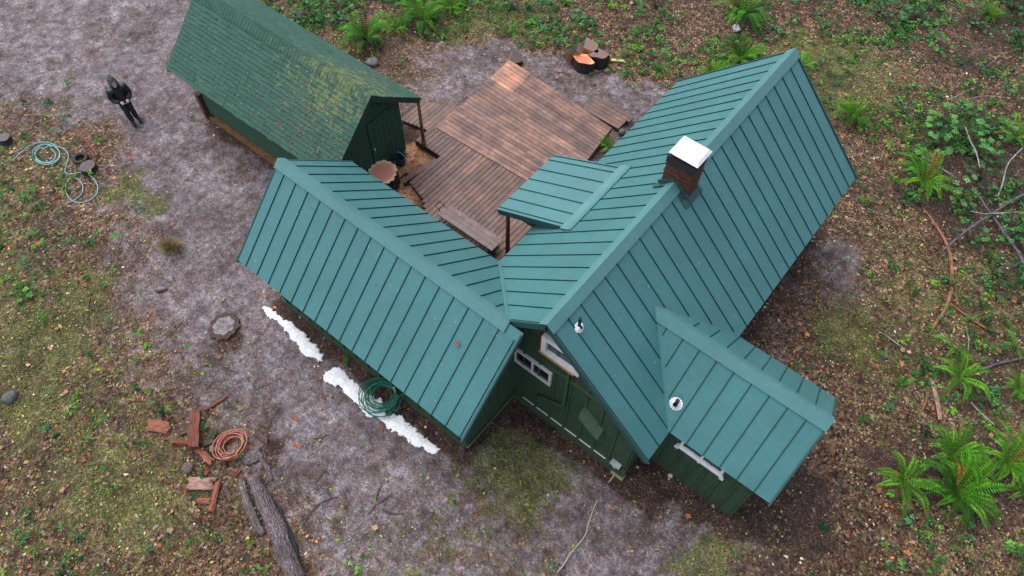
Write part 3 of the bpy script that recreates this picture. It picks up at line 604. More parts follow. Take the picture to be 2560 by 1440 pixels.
for i in range(56):
    s0 = .118*i-.03; j = random.uniform(-.015, .015)
    for td, sl_ in ((-1, .90), (1, .774)):
        nx = sl_/math.hypot(1, sl_); nz = 1/math.hypot(1, sl_); wd = .16+j*.6
        P = lambda sv, d, h: S(sv, td*(d+h*nx), SZR-sl_*d+h*nz)
        h0, h1 = .033, .040+random.uniform(0, .005)
        b.face([S(s0, 0, SZR+h1+.015), P(s0, wd, h1), P(s0+.15, wd, h0), S(s0+.15, 0, SZR+h0+.015)])
        b.face([S(s0, 0, SZR+h1+.015), P(s0, wd, h1), P(s0, wd, h1-.006), S(s0, 0, SZR+h1+.009)], 0); b.face([P(s0, wd, h1), P(s0, wd, .015), P(s0+.15, wd, .015), P(s0+.15, wd, h0)], 1)
b.build('ridge_cap', [M['shingle'], M['undershingle']], sR, fixn=False)
# shed walls
WL, WR, WF, WB = -1.42, 1.25, .50, 5.76
b = MB()
def shz(tt): return SZR-(.90*-tt if tt < 0 else .774*tt)-.10
o = [(WL, .0), (WR, .0), (WR, shz(WR)), (0, shz(0)), (WL, shz(WL))]
b.face([S(WF, a, z) for a, z in o]); b.face([S(WB, a, z) for a, z in o][::-1])
b.face([S(WF, WL, .28), S(WB, WL, .28), S(WB, WL, shz(WL)), S(WF, WL, shz(WL))]); b.face([S(WF, WR, 0), S(WB, WR, 0), S(WB, WR, shz(WR)), S(WF, WR, shz(WR))])
b.build('wall', M['shedwall'], shed, fixn=False)
b = MB(); z = .06
while z < 3.0:                                       # lap siding: sloped boards
    z2 = z+.125; zm = z2-.02
    # extents under the rakes
    a0 = WL if zm < shz(WL) else -(SZR-.12-zm)/.90; a1 = WR if zm < shz(WR) else (SZR-.12-zm)/.774
    for (p, q) in (((a0, a1),) if z > 1.98 else ((a0, .02), (.88, a1))):
        if q-p > .05: b.hexa([S(WF-.03, p, z), S(WF-.03, q, z), S(WF-.002, q, z), S(WF-.002, p, z), S(WF-.008, p, z2), S(WF-.008, q, z2), S(WF-.002, q, z2), S(WF-.002, p, z2)])
    z = z2
b.build('gable_siding', M['gable'], shed)
b = MB(); z = .06+.125
while z < 3.0:
    a0 = WL if z < shz(WL) else -(SZR-.13-z)/.90; a1 = WR if z < shz(WR) else (SZR-.13-z)/.774
    for (p, q) in (((a0, a1),) if z > 1.98 else ((a0, .02), (.88, a1))):
        if q-p > .05: b.hexa([S(WF-.032, p, z-.012), S(WF-.032, q, z-.012), S(WF-.003, q, z-.012), S(WF-.003, p, z-.012), S(WF-.032, p, z-.001), S(WF-.032, q, z-.001), S(WF-.003, q, z-.001), S(WF-.003, p, z-.001)])
    z += .125
b.build('lap_shade_strip', simple('painted lap shade', (.004, .010, .008), .9), shed)  # thin dark strips paint the shade line under each lap board
b = MB(); b.hexa([S(WF-.035, .04, .05), S(WF-.035, .86, .05), S(WF-.004, .86, .05), S(WF-.004, .04, .05), S(WF-.035, .04, 1.96), S(WF-.035, .86, 1.96), S(WF-.004, .86, 1.96), S(WF-.004, .04, 1.96)])
for k in range(5): b.box(tuple(S(WF-.036, .06+k*.17, .08)), tuple(S(WF-.044, .075+k*.17, 1.9)))
door = b.build('door', M['gable'], shed)
b = MB(); b.bar(S(WF-.06, .12, .98), S(WF-.06, .12, 1.08), .02, .03, (1, 0, 0)); b.build('handle', M['galv'], door)
b = MB(); b.tube([S(WF-.05, -.28, 2.75), S(WF-.12, -.28, 2.70)], [.05, .035], 8); b.build('gable_lamp', simple('ivory lamp', (.6, .55, .4), .5), shed)
b = MB()
b.bar(S(.03, 0, SZR-.10), S(.03, -1.70, 1.744-.10), .03, .14); b.bar(S(.03, 0, SZR-.10), S(.03, 1.60, 2.037-.10), .03, .14); b.bar(S(6.47, 0, SZR-.10), S(6.47, -1.70, 1.744-.10), .03, .14); b.bar(S(6.47, 0, SZR-.10), S(6.47, 1.60, 2.037-.10), .03, .14)
b.bar(S(.12, 1.52, 1.99), S(6.3, 1.52, 1.99), .09, .10)
b.build('rake_board', simple('dark weathered trim', (.03, .045, .035), .8, .3), shed)
M['oldtimber'] = simple('rotting brown timber', (.17, .085, .035), .8, .5, 10, .5)
b = MB(); b.box(tuple(S(5.9, WL-.06, -.1)), tuple(S(1.0, WL+.12, .13))); b.box(tuple(S(5.6, WL-.12, .13)), tuple(S(2.6, WL+.02, .23))); b.build('skid', M['oldtimber'], shed)
b = MB(); p = S(5.95, WL+.0, 0); b.box((p[0]-.09, p[1]-.09, -.1), (p[0]+.09, p[1]+.09, .95)); b.build('corner_post', simple('dark red brown post', (.085, .04, .03), .8, .4), shed)
b = MB(); b.tube([(-11.12, 9.93, .2), (-11.11, 9.92, .45)], .07, 10); b.tube([(-11.11, 9.92, .4), (-11.12, 9.93, 1.2), (-11.11, 9.92, 1.98)], [.052, .045, .043], 10); b.build('post', simple('peeled log post', (.21, .12, .055), .75, .5, 9, .5), shed, smooth=True)

# ------------------------------------------------------------------ deck
def deck_mat():
    t = NT('wet cedar deck boards'); P = t.obj(); tint = t.attr('tint').outputs['Color']
    nz = t.noise(2.3, 6, .7); n2 = t.noise(9, 5, .75); n3 = t.noise(50, 3, .6)
    v = t.mix(t.ramp(nz.outputs[0], [(.35, 0), (.65, 1)]), (.10, .055, .045), (.36, .185, .115))
    v = t.mix(t.ramp(n2.outputs[0], [(.4, .55), (.62, 0)]), v, (.12, .078, .082))
    v = t.mix(1.0, v, tint, 'MULTIPLY'); v = t.mix(1.0, v, t.ramp(n3.outputs[0], [(.3, .8), (.7, 1.2)]), 'MULTIPLY')
    t.bump(n3.outputs[0], .3, .01); return t.set(v, t.ramp(nz.outputs[0], [(.3, .35), (.7, .6)]), 0, .45)
M['deck'] = deck_mat()
deck = empty('deck', (-9, 11, 0), label='low weathered wooden deck of brown planks between the shed and the cabin', cat='deck')
def tintc(k=.28, warm=0):
    a = random.uniform(1-k, 1+k); wv = random.uniform(-.06, .06)+warm
    return (a*(1+wv), a, a*(1-wv*.8))
DZ = .27
b = MB(); Q = [(-11.24, 10.62), (-6.95, 10.75), (-7.32, 13.86), (-11.44, 14.22)]
def bil(u, v_):
    x = (Q[0][0]*(1-u)+Q[1][0]*u)*(1-v_)+(Q[3][0]*(1-u)+Q[2][0]*u)*v_; y = (Q[0][1]*(1-u)+Q[1][1]*u)*(1-v_)+(Q[3][1]*(1-u)+Q[2][1]*u)*v_
    return x, y
NB = 24
for i in range(NB):
    v0, v1 = i/NB, (i+.91)/NB; cut = random.choice([.28, .45, .62]) if i not in (0,) else 1
    segs = [(0, cut-.001), (cut+.001, 1)] if cut < 1 else [(0, 1)]
    if i >= 17: segs = [(0, .22), (.2225, 1)]
    for si, (u0, u1) in enumerate(segs):
        c = tintc(.30)
        if i >= 17 and si == 0: c = tuple(q*1.7 for q in tintc(.12, .16))
        if i == 0: c = tuple(q*1.35 for q in tintc(.05, .05))
        dz = random.uniform(-.004, .004); pts = [bil(u0, v0), bil(u1, v0), bil(u1, v1), bil(u0, v1)]
        b.hexa([(x, y, DZ-.04) for x, y in pts]+[(x, y, DZ+dz) for x, y in pts], 0, c)
b.build('platform', M['deck'], deck)
b = MB()
for (u0, v0, u1, v1) in ((0.01, 0, .99, 0), (0.01, .99, .99, .99), (.995, .01, .995, .99), (.005, .01, .005, .99), (.33, 0, .33, .99), (.66, 0, .66, .99)):
    p, q = bil(u0, v0), bil(u1, v1); b.bar((p[0], p[1], DZ-.125), (q[0], q[1], DZ-.125), .05, .165, c=(.9, .8, .6))
b.build('joist', M['oldtimber'], deck)
b = MB(); x = -11.40
while x < -5.75:
    x1_ = x+.137; xm = x+.07
    if xm < -10.4: y0 = 9.88
    elif xm < -9.75: y0 = 8.62+.1*(xm+10.4)*-3
    elif xm < -9.35: y0 = 8.42-(xm+9.75)*.9
    else: y0 = 6.95
    y1_ = 10.60+(xm+11.24)*.03
    if xm > -6.95: y1_ = 10.75
    cuts = [y0, y1_]
    if y1_-y0 > 2.2: cuts = [y0, random.choice([8.9, 9.6, 9.3]), y1_]
    for a, c_ in zip(cuts, cuts[1:]):
        dz = random.uniform(-.004, .004); b.box((x, a+.002, DZ-.045), (x1_-.017, c_-.002, DZ-.005+dz), 0, tuple(q*.82 for q in tintc(.22, -.02)))
    x += .137
b.build('walkway', M['deck'], deck)
b = MB(); b.bar((-11.42, 9.9, .13), (-10.42, 9.9, .13), .045, .18); b.bar((-10.41, 9.9, .13), (-10.41, 8.65, .13), .045, .18); b.bar((-10.4, 8.66, .13), (-9.75, 8.46, .13), .045, .18); b.bar((-9.75, 8.46, .13), (-9.37, 8.1, .13), .045, .18)
b.build('joist', simple('shaded joist', (.05, .03, .025), .8), deck)
b = MB(); x = -12.42
while x < -11.44: b.box((x, 10.30+(x+12.4)*.2, .08), (x+.125, 11.28+(x+12.42)*.55, .13), 0, tuple(q*.8 for q in tintc(.2, -.03))); x += .137
b.build('side_step', M['deck'], deck)
b = MB()
for i in range(5):
    y = 14.03+i*.142-.0; x0_, x1_ = -8.50, -7.20+(0.0 if i < 3 else .0)
    b.box((x0_-(.0), y, .12), (x1_+(.1 if i > 2 else 0), y+.128, .17), 0, tuple(q*.75 for q in tintc(.15, -.06)))
b.box((-8.42, 14.05, -.02), (-8.34, 14.7, .118), 0, (.4, .4, .4)); b.box((-7.34, 14.05, -.02), (-7.26, 14.7, .118), 0, (.4, .4, .4))
b.build('end_step', M['deck'], deck)
b = MB(); b.bar((-10.66, 8.55, .19), (-10.50, 9.75, .19), .14, .04, c=(.75, .8, .9)); b.box((-10.72, 8.6, 0), (-10.6, 8.75, .17), 0, (.5, .5, .5)); b.box((-10.62, 9.5, 0), (-10.5, 9.65, .17), 0, (.5, .5, .5)); b.build('edge_step', M['deck'], deck)
# bench
bench = empty('bench', (-8, 8.38, DZ), label='grey weathered plank bench standing on the deck along the wing eave', cat='bench')
M['greywood'] = simple('grey weathered plank', (.17, .125, .12), .6, .35, 7, .3, .45, 0, True)
b = MB()
for i in range(3):
    y = 8.17+i*.15; b.bar((-8.92+.03*i, y+.0, .62), (-7.06, y+.0, .62), .143, .035, c=tintc(.1))
b.build('seat', M['greywood'], bench)
for xx in (-8.80, -7.20):
    b = MB(); b.tube([(xx, 8.15, .61), (xx, 8.12, .29), (xx, 8.52, .29), (xx, 8.49, .61)], .012, 6); b.build('leg', M['black'], bench)
b = MB(); b.box((-7.25, 8.05, .30), (-7.05, 8.25, .36)); b.box((-7.28, 8.0, .29), (-6.98, 8.04, .5)); o = b.build('boot_scraper', M['black']); tag(o, 'small black boot tray at the bench end beside the porch post', 'boot tray')
b = MB(); g = G(1118, 552, .3)
b.tube([(-8.98, 8.25, .3), (-8.98, 8.25, .62), (-8.98, 8.45, .62), (-8.98, 8.45, .3)], .012, 6); b.tube([(-8.98, 8.25, .62), (-9.14, 8.25, .64), (-9.14, 8.45, .64), (-8.98, 8.45, .62)], .012, 6)
tag(b.build('folded_stand', M['black']), 'small black wire stand at the far end of the bench', 'stand')

# ------------------------------------------------------------------ round slab, stumps, log pieces
def blob_outline(r, n=40, lob=.0, nl=9, seed=1, ell=1.0):
    rr = random.Random(seed); ph = [rr.uniform(0, 6.28) for _ in range(4)]; out = []
    for k in range(n):
        a = 2*math.pi*k/n
        q = r*(1+lob*abs(math.sin(nl*a/2+ph[0]))-lob*.5+.05*math.sin(2*a+ph[1])+.03*math.sin(5*a+ph[2]))
        out.append((q*math.cos(a), q*math.sin(a)*ell))
    return out
def cutface_mat(name, inner, outer, r):
    t = NT(name); P = t.obj(); sp = t.n('VectorMath', operation='MULTIPLY'); t.l(P, sp.inputs[0]); sp.inputs[1].default_value = (1, 1, 0)
    ln = t.n('VectorMath', operation='LENGTH'); t.l(sp.outputs[0], ln.inputs[0]); nz = t.noise(7, 4)
    d = t.math('ADD', t.math('DIVIDE', ln.outputs['Value'], r), t.math('MULTIPLY_ADD', nz.outputs[0], .5, -.25))
    c = t.ramp(d, [(.68, inner), (.84, tuple(.5*(i+o_) for i, o_ in zip(inner, outer))), (.92, outer)])
    rg = t.n('TexWave', wave_type='RINGS', rings_direction='Z', i_Scale=14.0, i_Distortion=2.0); t.l(P, rg.inputs['Vector'])
    c = t.mix(1.0, c, t.ramp(rg.outputs[0], [(0, .88), (1, 1.08)]), 'MULTIPLY'); t.bump(nz.outputs[0], .3, .02)
    return t.set(c, .6, 0, .35)
M['bark'] = simple('dark furrowed bark', (.045, .034, .028), .85, .6, 18, .9, .25)
def bark2(name, c):
    t = NT(name); mp = t.n('Mapping'); mp.inputs['Scale'].default_value = (14, 14, 2.5); t.l(t.obj(), mp.inputs[0]); nz = t.noise(1.6, 6, .75, mp.outputs[0])
    t.bump(nz.outputs[0], 1.0, .05); v = t.mix(1.0, c, t.ramp(nz.outputs[0], [(.3, .25), (.7, 1.7)]), 'MULTIPLY'); return t.set(v, .85, 0, .25)
M['bark'] = bark2('dark furrowed bark', (.05, .042, .036))
def stump(name, loc, outline, h, mtop, label, cat='log', group=None, tilt=(0, 0, 0), mside=None):
    b = MB(); n = len(outline); R_ = [[(x*s_, y*s_, z) for x, y in outline] for s_, z in ((1.06, 0), (1.0, h*.3), (.985, h*.7), (1.0, h))]
    for i, (a, c) in enumerate(zip(R_, R_[1:])):
        for k in range(n): b.face([a[k], a[(k+1) % n], c[(k+1) % n], c[k]], 1)
    b.face(R_[-1], 0); b.face(R_[0][::-1], 1)
    o = b.build(name, [mtop, mside or M['bark']]); o.location = loc; o.rotation_euler = tilt
    return tag(o, label, cat, group)
m_pink = cutface_mat('fresh pink cut face', (.88, .33, .24), (.98, .66, .38), .40)
stump('log_round', (-11.10, 8.28, -.02), blob_outline(.40, 54, .13, 14, 3), .54, m_pink, 'huge freshly cut pink log round with scalloped pale sapwood edge beside the shed door')
# four split quarters beside the deck
def wedge(r, a0, a1, n=12):
    pts = [(0, 0)]
    for k in range(n+1):
        a = a0+(a1-a0)*k/n; q = r*(1+.05*math.sin(7*a)+random.uniform(-.02, .02)); pts.append((q*math.cos(a), q*math.sin(a)))
    cx_ = sum(p[0] for p in pts)/len(pts); cy_ = sum(p[1] for p in pts)/len(pts)
    return [(x-cx_, y-cy_) for x, y in pts]
m_or = cutface_mat('fresh orange split face', (.60, .20, .10), (.78, .42, .16), .3)
m_dull = cutface_mat('dull weathered cut face', (.20, .12, .10), (.17, .13, .125), .35)
m_split = simple('bright orange split wood', (.52, .20, .045), .6, .35, 9, .5)
def quarter(loc, rz, outline, h, mtop, label, tilt=(0, 0)):
    b = MB(); n = len(outline)
    lo = [(x, y, 0) for x, y in outline]; hi = [(x, y, h) for x, y in outline]
    for k in range(n):
        mi = 2 if k in (0, n-1) else 1
        b.face([lo[k], lo[(k+1) % n], hi[(k+1) % n], hi[k]], mi)
    b.face(hi, 0); b.face(lo[::-1], 1)
    o = b.build('split_log', [mtop, M['bark'], m_split]); o.location = loc; o.rotation_euler = (tilt[0], tilt[1], rz); return tag(o, label, 'log', 'split log quarters beside the deck')
g = G(1452, 176); quarter((g.x, g.y, 0), 0, wedge(.44, -2.55, -.35), .40, m_or, 'front split log quarter with a fresh orange top')
g = G(1492, 168); quarter((g.x+.03, g.y+.02, 0), 0, wedge(.46, -1.75, -.1), .44, m_dull, 'split log quarter with dull brown top right of the orange one')
g = G(1484, 142); quarter((g.x-.05, g.y+.02, 0), 0, wedge(.48, .15, 2.0), .44, m_dull, 'rear split log quarter showing bright orange split sides')
g = G(1424, 148); quarter((g.x-.06, g.y+.02, .10), 0, wedge(.48, 2.0, 3.9), .46, m_dull, 'split log quarter tipped over with furrowed bark upwards', (R(-28), R(38)))
b = MB(); p, q = G(1528, 150, .03), G(1560, 153, .03); b.bar(p, q, .09, .05); tag(b.build('wood_stick', simple('pale yellow split stick', (.72, .56, .25), .6, .15), bevel=.006), 'pale yellow stick of split wood near the split log quarters', 'wood')
g = G(1291, 156); stump('stump', (g.x, g.y, 0), blob_outline(.20, 24, .03, 6, 9), .16, simple('dark wet stump top', (.07, .045, .045), .6, .4), 'small dark round stump at the far corner of the deck', 'stump')
g = G(562, 818); 
m_old = simple('old grey stump top', (.19, .17, .175), .8, .75, 9, 1.0)
o = stump('stump', (g.x, g.y, -.03), blob_outline(.36, 48, .16, 11, 21), .10, simple('crumbling stump rim', (.07, .045, .04), .85, .5, 15, .8), 'low flat cut stump with grey top in the gravel yard', 'stump', mside=simple('brown stump side', (.09, .05, .045), .9, .5, 12, .8))
b = MB(); b.prism([(x+.0, y) for x, y in blob_outline(.25, 40, .16, 7, 5)], .095, .112); c_ = b.build('cut_face', m_old); c_.parent = o
g = G(15, 352); stump('stump', (g.x, g.y, 0), blob_outline(.17, 22, .03, 6, 4), .15, simple('grey stump top', (.09, .08, .09), .6, .3), 'small grey-topped dark stump at the left edge of the yard', 'stump')
g = G(225, 425); stump('stump', (g.x, g.y, 0), blob_outline(.21, 22, .03, 6, 14), .18, simple('dark brown stump top', (.085, .06, .06), .6, .3), 'dark stump next to the black ring near the teal hose', 'stump')
b = MB(); g = G(204, 400); b.tube([(g.x+.17*math.cos(a), g.y+.17*math.sin(a), .06) for a in np.linspace(0, 2*math.pi, 25)], .062, 10, cap=False); tag(b.build('tyre', M['black'], smooth=True), 'small black tyre ring lying near the teal garden hose', 'tyre')
b = MB(); b.bar(G(189, 320, .04), G(244, 386, .04), .04, .03); b.bar(G(192, 326, .065), G(241, 380, .065), .012, .02)
tag(b.build('metal_rod', simple('red painted steel', (.26, .022, .018), .5, .3), bevel=.005), 'long thin red bar lying on mossy ground', 'metal bar')

def icos(name, loc, r, mat, label, cat, sq=.7, seed=0, amp=.16):
    bm = bmesh.new(); bmesh.ops.create_icosphere(bm, subdivisions=3, radius=r); rd = random.Random(seed); ph = [rd.uniform(0, 6) for _ in range(6)]
    for v_ in bm.verts:
        c = v_.co.normalized(); k = 1+amp*(math.sin(3*c.x+ph[0])+math.sin(4*c.y+ph[1])+math.sin(3.5*c.z+ph[2]))*.5+amp*.25*math.sin(9*c.x+7*c.y+ph[3]); v_.co = c*r*k; v_.co.z *= sq
    me = bpy.data.meshes.new(name); bm.to_mesh(me); bm.free(); me.polygons.foreach_set('use_smooth', [True]*len(me.polygons)); me.materials.append(mat)
    o = bpy.data.objects.new(name, me); col.objects.link(o); o.location = loc; return tag(o, label, cat)
g = G(1554, 336); icos('ball', (g.x, g.y, .10), .10, simple('dull grey green ball', (.10, .11, .095), .6, .3), 'grey round ball on the ground by the deck corner', 'ball', 1, 1, .02)
g = G(932, 160); icos('rock', (g.x, g.y, .06), .20, simple('wet grey rock', (.16, .14, .16), .6, .4), 'grey rock behind the shed roof edge', 'rock', .6, 5)
g = G(752, 42); icos('rock', (g.x, g.y, .05), .17, simple('mossy dark rock', (.09, .085, .09), .7, .4), 'dark rock among the herbs beyond the shed roof', 'rock', .6, 8)
g = G(28, 996); icos('rock', (g.x, g.y, .05), .17, simple('slate grey rock', (.10, .10, .10), .7, .4), 'dark grey rock in moss at the left edge', 'rock', .6, 12)
b = MB(); g = G(1840, 76)
for k in range(7): a = k*.9; b.tube([(g.x+.06*math.cos(a), g.y+.08*math.sin(a), .02), (g.x+.1*math.cos(a+1), g.y+.1*math.sin(a+1), .10), (g.x+.05*math.cos(a+2), g.y+.05*math.sin(a+2), .05)], [.03, .06, .03], 6)
b.tube([(g.x+.08, g.y+.02, .1), (g.x+.12, g.y+.08, .12)], .045, 8, 1); tag(b.build('litter_bag', [M['white'], M['black']]), 'crumpled white and black litter below the fern behind the cabin', 'litter')

# bucket by the shed door
bk = empty('bucket', (-11.28, 9.12, 0), label='dark teal plastic bucket leaning by the shed door next to the sawdust', cat='bucket')
b = MB(); n = 20; rings = [[(-11.28+r_*math.cos(2*math.pi*k/n), 9.12+r_*math.sin(2*math.pi*k/n), z_) for k in range(n)] for r_, z_ in ((.12, 0), (.155, .30), (.165, .30), (.165, .32), (.145, .32), (.11, .02))]
for a, c in zip(rings, rings[1:]):
    for k in range(n): b.face([a[k], a[(k+1) % n], c[(k+1) % n], c[k]])
b.face(rings[-1]); b.face(rings[0][::-1]); b.build('pail', simple('teal black plastic', (.012, .055, .065), .4), bk, fixn=False)
b = MB(); b.tube([(-11.28+.16*math.cos(a), 9.12+.04, .31+.0+.11*math.sin(a)) for a in np.linspace(0, math.pi, 12)], .006, 5); b.build('handle', M['galv'], bk)
b = MB(); g = G(1052, 455, .1); b.bar(G(1048, 452, .09), G(1058, 462, .09), .16, .10); b.bar(G(1046, 450, .16), G(1054, 458, .16), .03, .03)
tag(b.build('wood_block', simple('small dark brown block', (.06, .028, .02), .6), bevel=.01), 'small dark brown block by the deck edge near the sawdust', 'block')
b = MB(); b.tube([G(1000, 445, .05), G(1012, 436, .07)], .02, 6); b.tube([G(1012, 436, .05), G(1020, 433, .05)], .03, 6); tag(b.build('hammer', M['bark']), 'small dark tool lying on the sawdust next to the log round', 'tool')

# ------------------------------------------------------------------ snow patches
def snow(poly, label, seed):
    P = [G(x, y) for x, y in poly]; pts = np.array([(p.x, p.y) for p in P]); mn = pts.min(0)-.05; mxx = pts.max(0)+.05
    st = .028; X, Y = np.meshgrid(np.arange(mn[0], mxx[0], st), np.arange(mn[1], mxx[1], st), indexing='ij'); sh = X.shape; x = X.ravel(); y = Y.ravel()
    ins = np.zeros(len(x), bool); n = len(pts); dm = np.full(len(x), 9.)
    for i in range(n):
        a, c = pts[i], pts[(i+1) % n]
        cond = ((a[1] > y) != (c[1] > y)) & (x < (c[0]-a[0])*(y-a[1])/(c[1]-a[1]+1e-12)+a[0]); ins ^= cond
        ab = c-a; t_ = np.clip(((x-a[0])*ab[0]+(y-a[1])*ab[1])/(ab@ab+1e-9), 0, 1); dm = np.minimum(dm, np.hypot(x-a[0]-t_*ab[0], y-a[1]-t_*ab[1]))
    d = np.where(ins, dm, -dm)+(fbm(x, y, 5, seed)-.5)*.17+(fbm(x, y, 18, seed+9)-.5)*.10+.035
    z = .010+.055*np.sqrt(np.clip(d, 0, .25)/.25)*(.7+.6*fbm(x, y, 9, seed+3)); keep = (d > 0).reshape(sh)
    idx = -np.ones(len(x), int); vs_ = []; fs = []; Z = z.reshape(sh)
    for i in range(sh[0]-1):
        for j in range(sh[1]-1):
            if keep[i, j] and keep[i+1, j] and keep[i+1, j+1] and keep[i, j+1]:
                f_ = []
                for (a, c) in ((i, j), (i+1, j), (i+1, j+1), (i, j+1)):
                    k = a*sh[1]+c
                    if idx[k] < 0: idx[k] = len(vs_); vs_.append((x[k], y[k], z[k]))
                    f_.append(idx[k])
                fs.append(tuple(f_))
    me = bpy.data.meshes.new('snow_patch'); me.from_pydata([tuple(map(float, v_)) for v_ in vs_], [], [tuple(map(int, f_)) for f_ in fs]); me.polygons.foreach_set('use_smooth', [True]*len(fs)); me.materials.append(M['snow'])
    o = bpy.data.objects.new('snow_patch', me); col.objects.link(o); tag(o, label, 'snow', 'snow slid off the wing roof')
    sm = o.modifiers.new('thick', 'SOLIDIFY'); sm.thickness = .03; sm.offset = -1
t = NT('snow'); nz = t.noise(14, 5, .7); n2 = t.noise(45, 3, .7); t.bump(nz.outputs[0], .6, .04); sc = t.mix(t.ramp(n2.outputs[0], [(.60, 0), (.74, .5)]), t.ramp(nz.outputs[0], [(.3, (.70, .72, .77)), (.6, (.95, .96, .97))]), (.30, .24, .22)); M['snow'] = t.set(sc, .7, 0, .2)
snow([(662,768),(690,778),(712,800),(735,812),(765,845),(790,865),(808,888),(802,903),(775,893),(750,872),(725,840),(705,815),(680,798)], 'upper shorter strip of melting white snow below the wing eave', 61)
snow([(838,914),(860,930),(885,958),(915,985),(950,1000),(965,1035),(1000,1045),(1040,1080),(1070,1105),(1096,1124),(1088,1133),(1070,1122),(1045,1118),(1020,1090),(995,1078),(970,1070),(950,1045),(915,1035),(890,1010),(865,982),(845,965),(820,958),(812,944)], 'lower longer strip of white snow partly under the green hose coil', 71)

# ------------------------------------------------------------------ hoses, coils, conduit
def catmull(P, n=8):
    P = [Vector(p) for p in P]; out = []
    for i in range(len(P)-1):
        p0, p1, p2, p3 = P[max(i-1, 0)], P[i], P[i+1], P[min(i+2, len(P)-1)]
        for k in range(n):
            t_ = k/n; out.append(.5*((2*p1)+(p2-p0)*t_+(2*p0-5*p1+4*p2-p3)*t_*t_+(3*p1-3*p2+p3-p0)*t_**3))
    return out+[P[-1]]
b = MB(); pts = [(35, 402), (58, 380), (90, 361), (120, 358), (142, 366)]
def loop(cx_, cy_, rx_, ry_, a0, a1, n): return [(cx_+rx_*math.cos(a0+(a1-a0)*k/n), cy_+ry_*math.sin(a0+(a1-a0)*k/n)) for k in range(n+1)]
pts += loop(117, 388, 34, 25, -.9, 5.0, 12)+loop(114, 390, 26, 19, 5.4, 11.0, 11)+loop(120, 386, 30, 24, 11.4, 17.0, 12)
pts += [(136, 366), (158, 372), (171, 386), (171, 402), (165, 420), (166, 434), (178, 438), (200, 434), (222, 438), (238, 452), (246, 472), (240, 490), (224, 502), (202, 508), (182, 503), (169, 488), (165, 470), (173, 453), (188, 447), (202, 454), (209, 470), (205, 486), (192, 498), (178, 505), (166, 509)]
P_ = catmull([G(x, y) for x, y in pts], 6); P_ = [Vector((p.x, p.y, .02+.02*(.5+.5*math.sin(i*.09)))) for i, p in enumerate(P_)]
b.tube(P_, .014, 8)
tag(b.build('garden_hose', simple('pale teal hose', (.19, .43, .44), .45, .15), smooth=True), 'pale teal garden hose looping over the mossy ground', 'hose')
b = MB(); g0 = G(955, 998)
rd = random.Random(4); path = []
for k in range(13*20):
    a = 2*math.pi*k/20; lp = k//20; r_ = .36+.09*math.sin(lp*2.1)+.02*math.sin(3*a+lp); ox = .07*math.sin(lp*1.7); oy = .07*math.cos(lp*2.3)
    path.append((g0.x+ox+r_*math.cos(a), g0.y+oy+r_*math.sin(a)*.95, .13+.012*lp+.02*math.sin(2*a+lp)))
b.tube(path, .0125, 6); b.tube(catmull([path[-1], G(990, 1000, .2), G(1008, 985, .4), (-6.0, 3.9, .5)]), .0125, 6)
tag(b.build('hose_coil', simple('dark green hose', (.006, .16, .10), .35, .2), smooth=True), 'coiled dark green garden hose lying on the snow by the wing wall', 'hose')
b = MB(); b.tube([(-6.42+a_*0, 3.86, .06) for a_ in (0,)]+[(-6.42, 3.84, .5)], .022, 8); g = G(1008, 990)
tag(b.build('drain_pipe', M['conduit']), 'short upright pale grey pipe on the wing wall by the hose coil', 'pipe')
b = MB(); g = G(1030, 1045); b.tube(catmull([G(1000, 1030, .03), G(1022, 1028, .03), G(1034, 1048, .03), G(1020, 1066, .03), G(1000, 1062, .02)]), .014, 6); tag(b.build('black_hose', M['black']), 'short curved black hose on the soil beside the green coil', 'hose')
b = MB()
g0 = G(583, 1117); path = []
for lp in range(9):
    for k in range(24):
        a = 2*math.pi*k/24; q = (lp+k/24)/9; r_ = .20+.13*q; path.append((g0.x+.05*math.sin(lp*1.3)+r_*math.cos(a), g0.y+.05*math.cos(lp*1.9)+r_*1.12*math.sin(a), .10+.008*lp+.03*math.sin(a+lp)))
cp = [Vector(p) for p in path]
for p, q in zip(cp, cp[1:]): b.bar(p, q+(q-p)*.05, .016, .05)
tag(b.build('strap_coil', simple('rusty red pipe strap', (.40, .13, .085), .5, .25)), 'coil of rusty red flat strap on the wood scraps', 'coil')
b = MB(); b.tube(catmull([(-1.5, my0-.1, .3), G(1545, 1152, .15), G(1538, 1180, .03), G(1528, 1198, .02), G(1520, 1206, .01)]), .012, 6); b.tube(catmull([G(1493, 1250, .02), G(1474, 1300, .03), G(1464, 1335, .03), G(1445, 1362, .03), G(1425, 1385, .03), G(1410, 1410, .03), G(1392, 1432, .03)]), .010, 6)
tag(b.build('cable', simple('cream cable', (.50, .42, .33), .6)), 'thin cream cable running from the wall box across the gravel', 'cable')

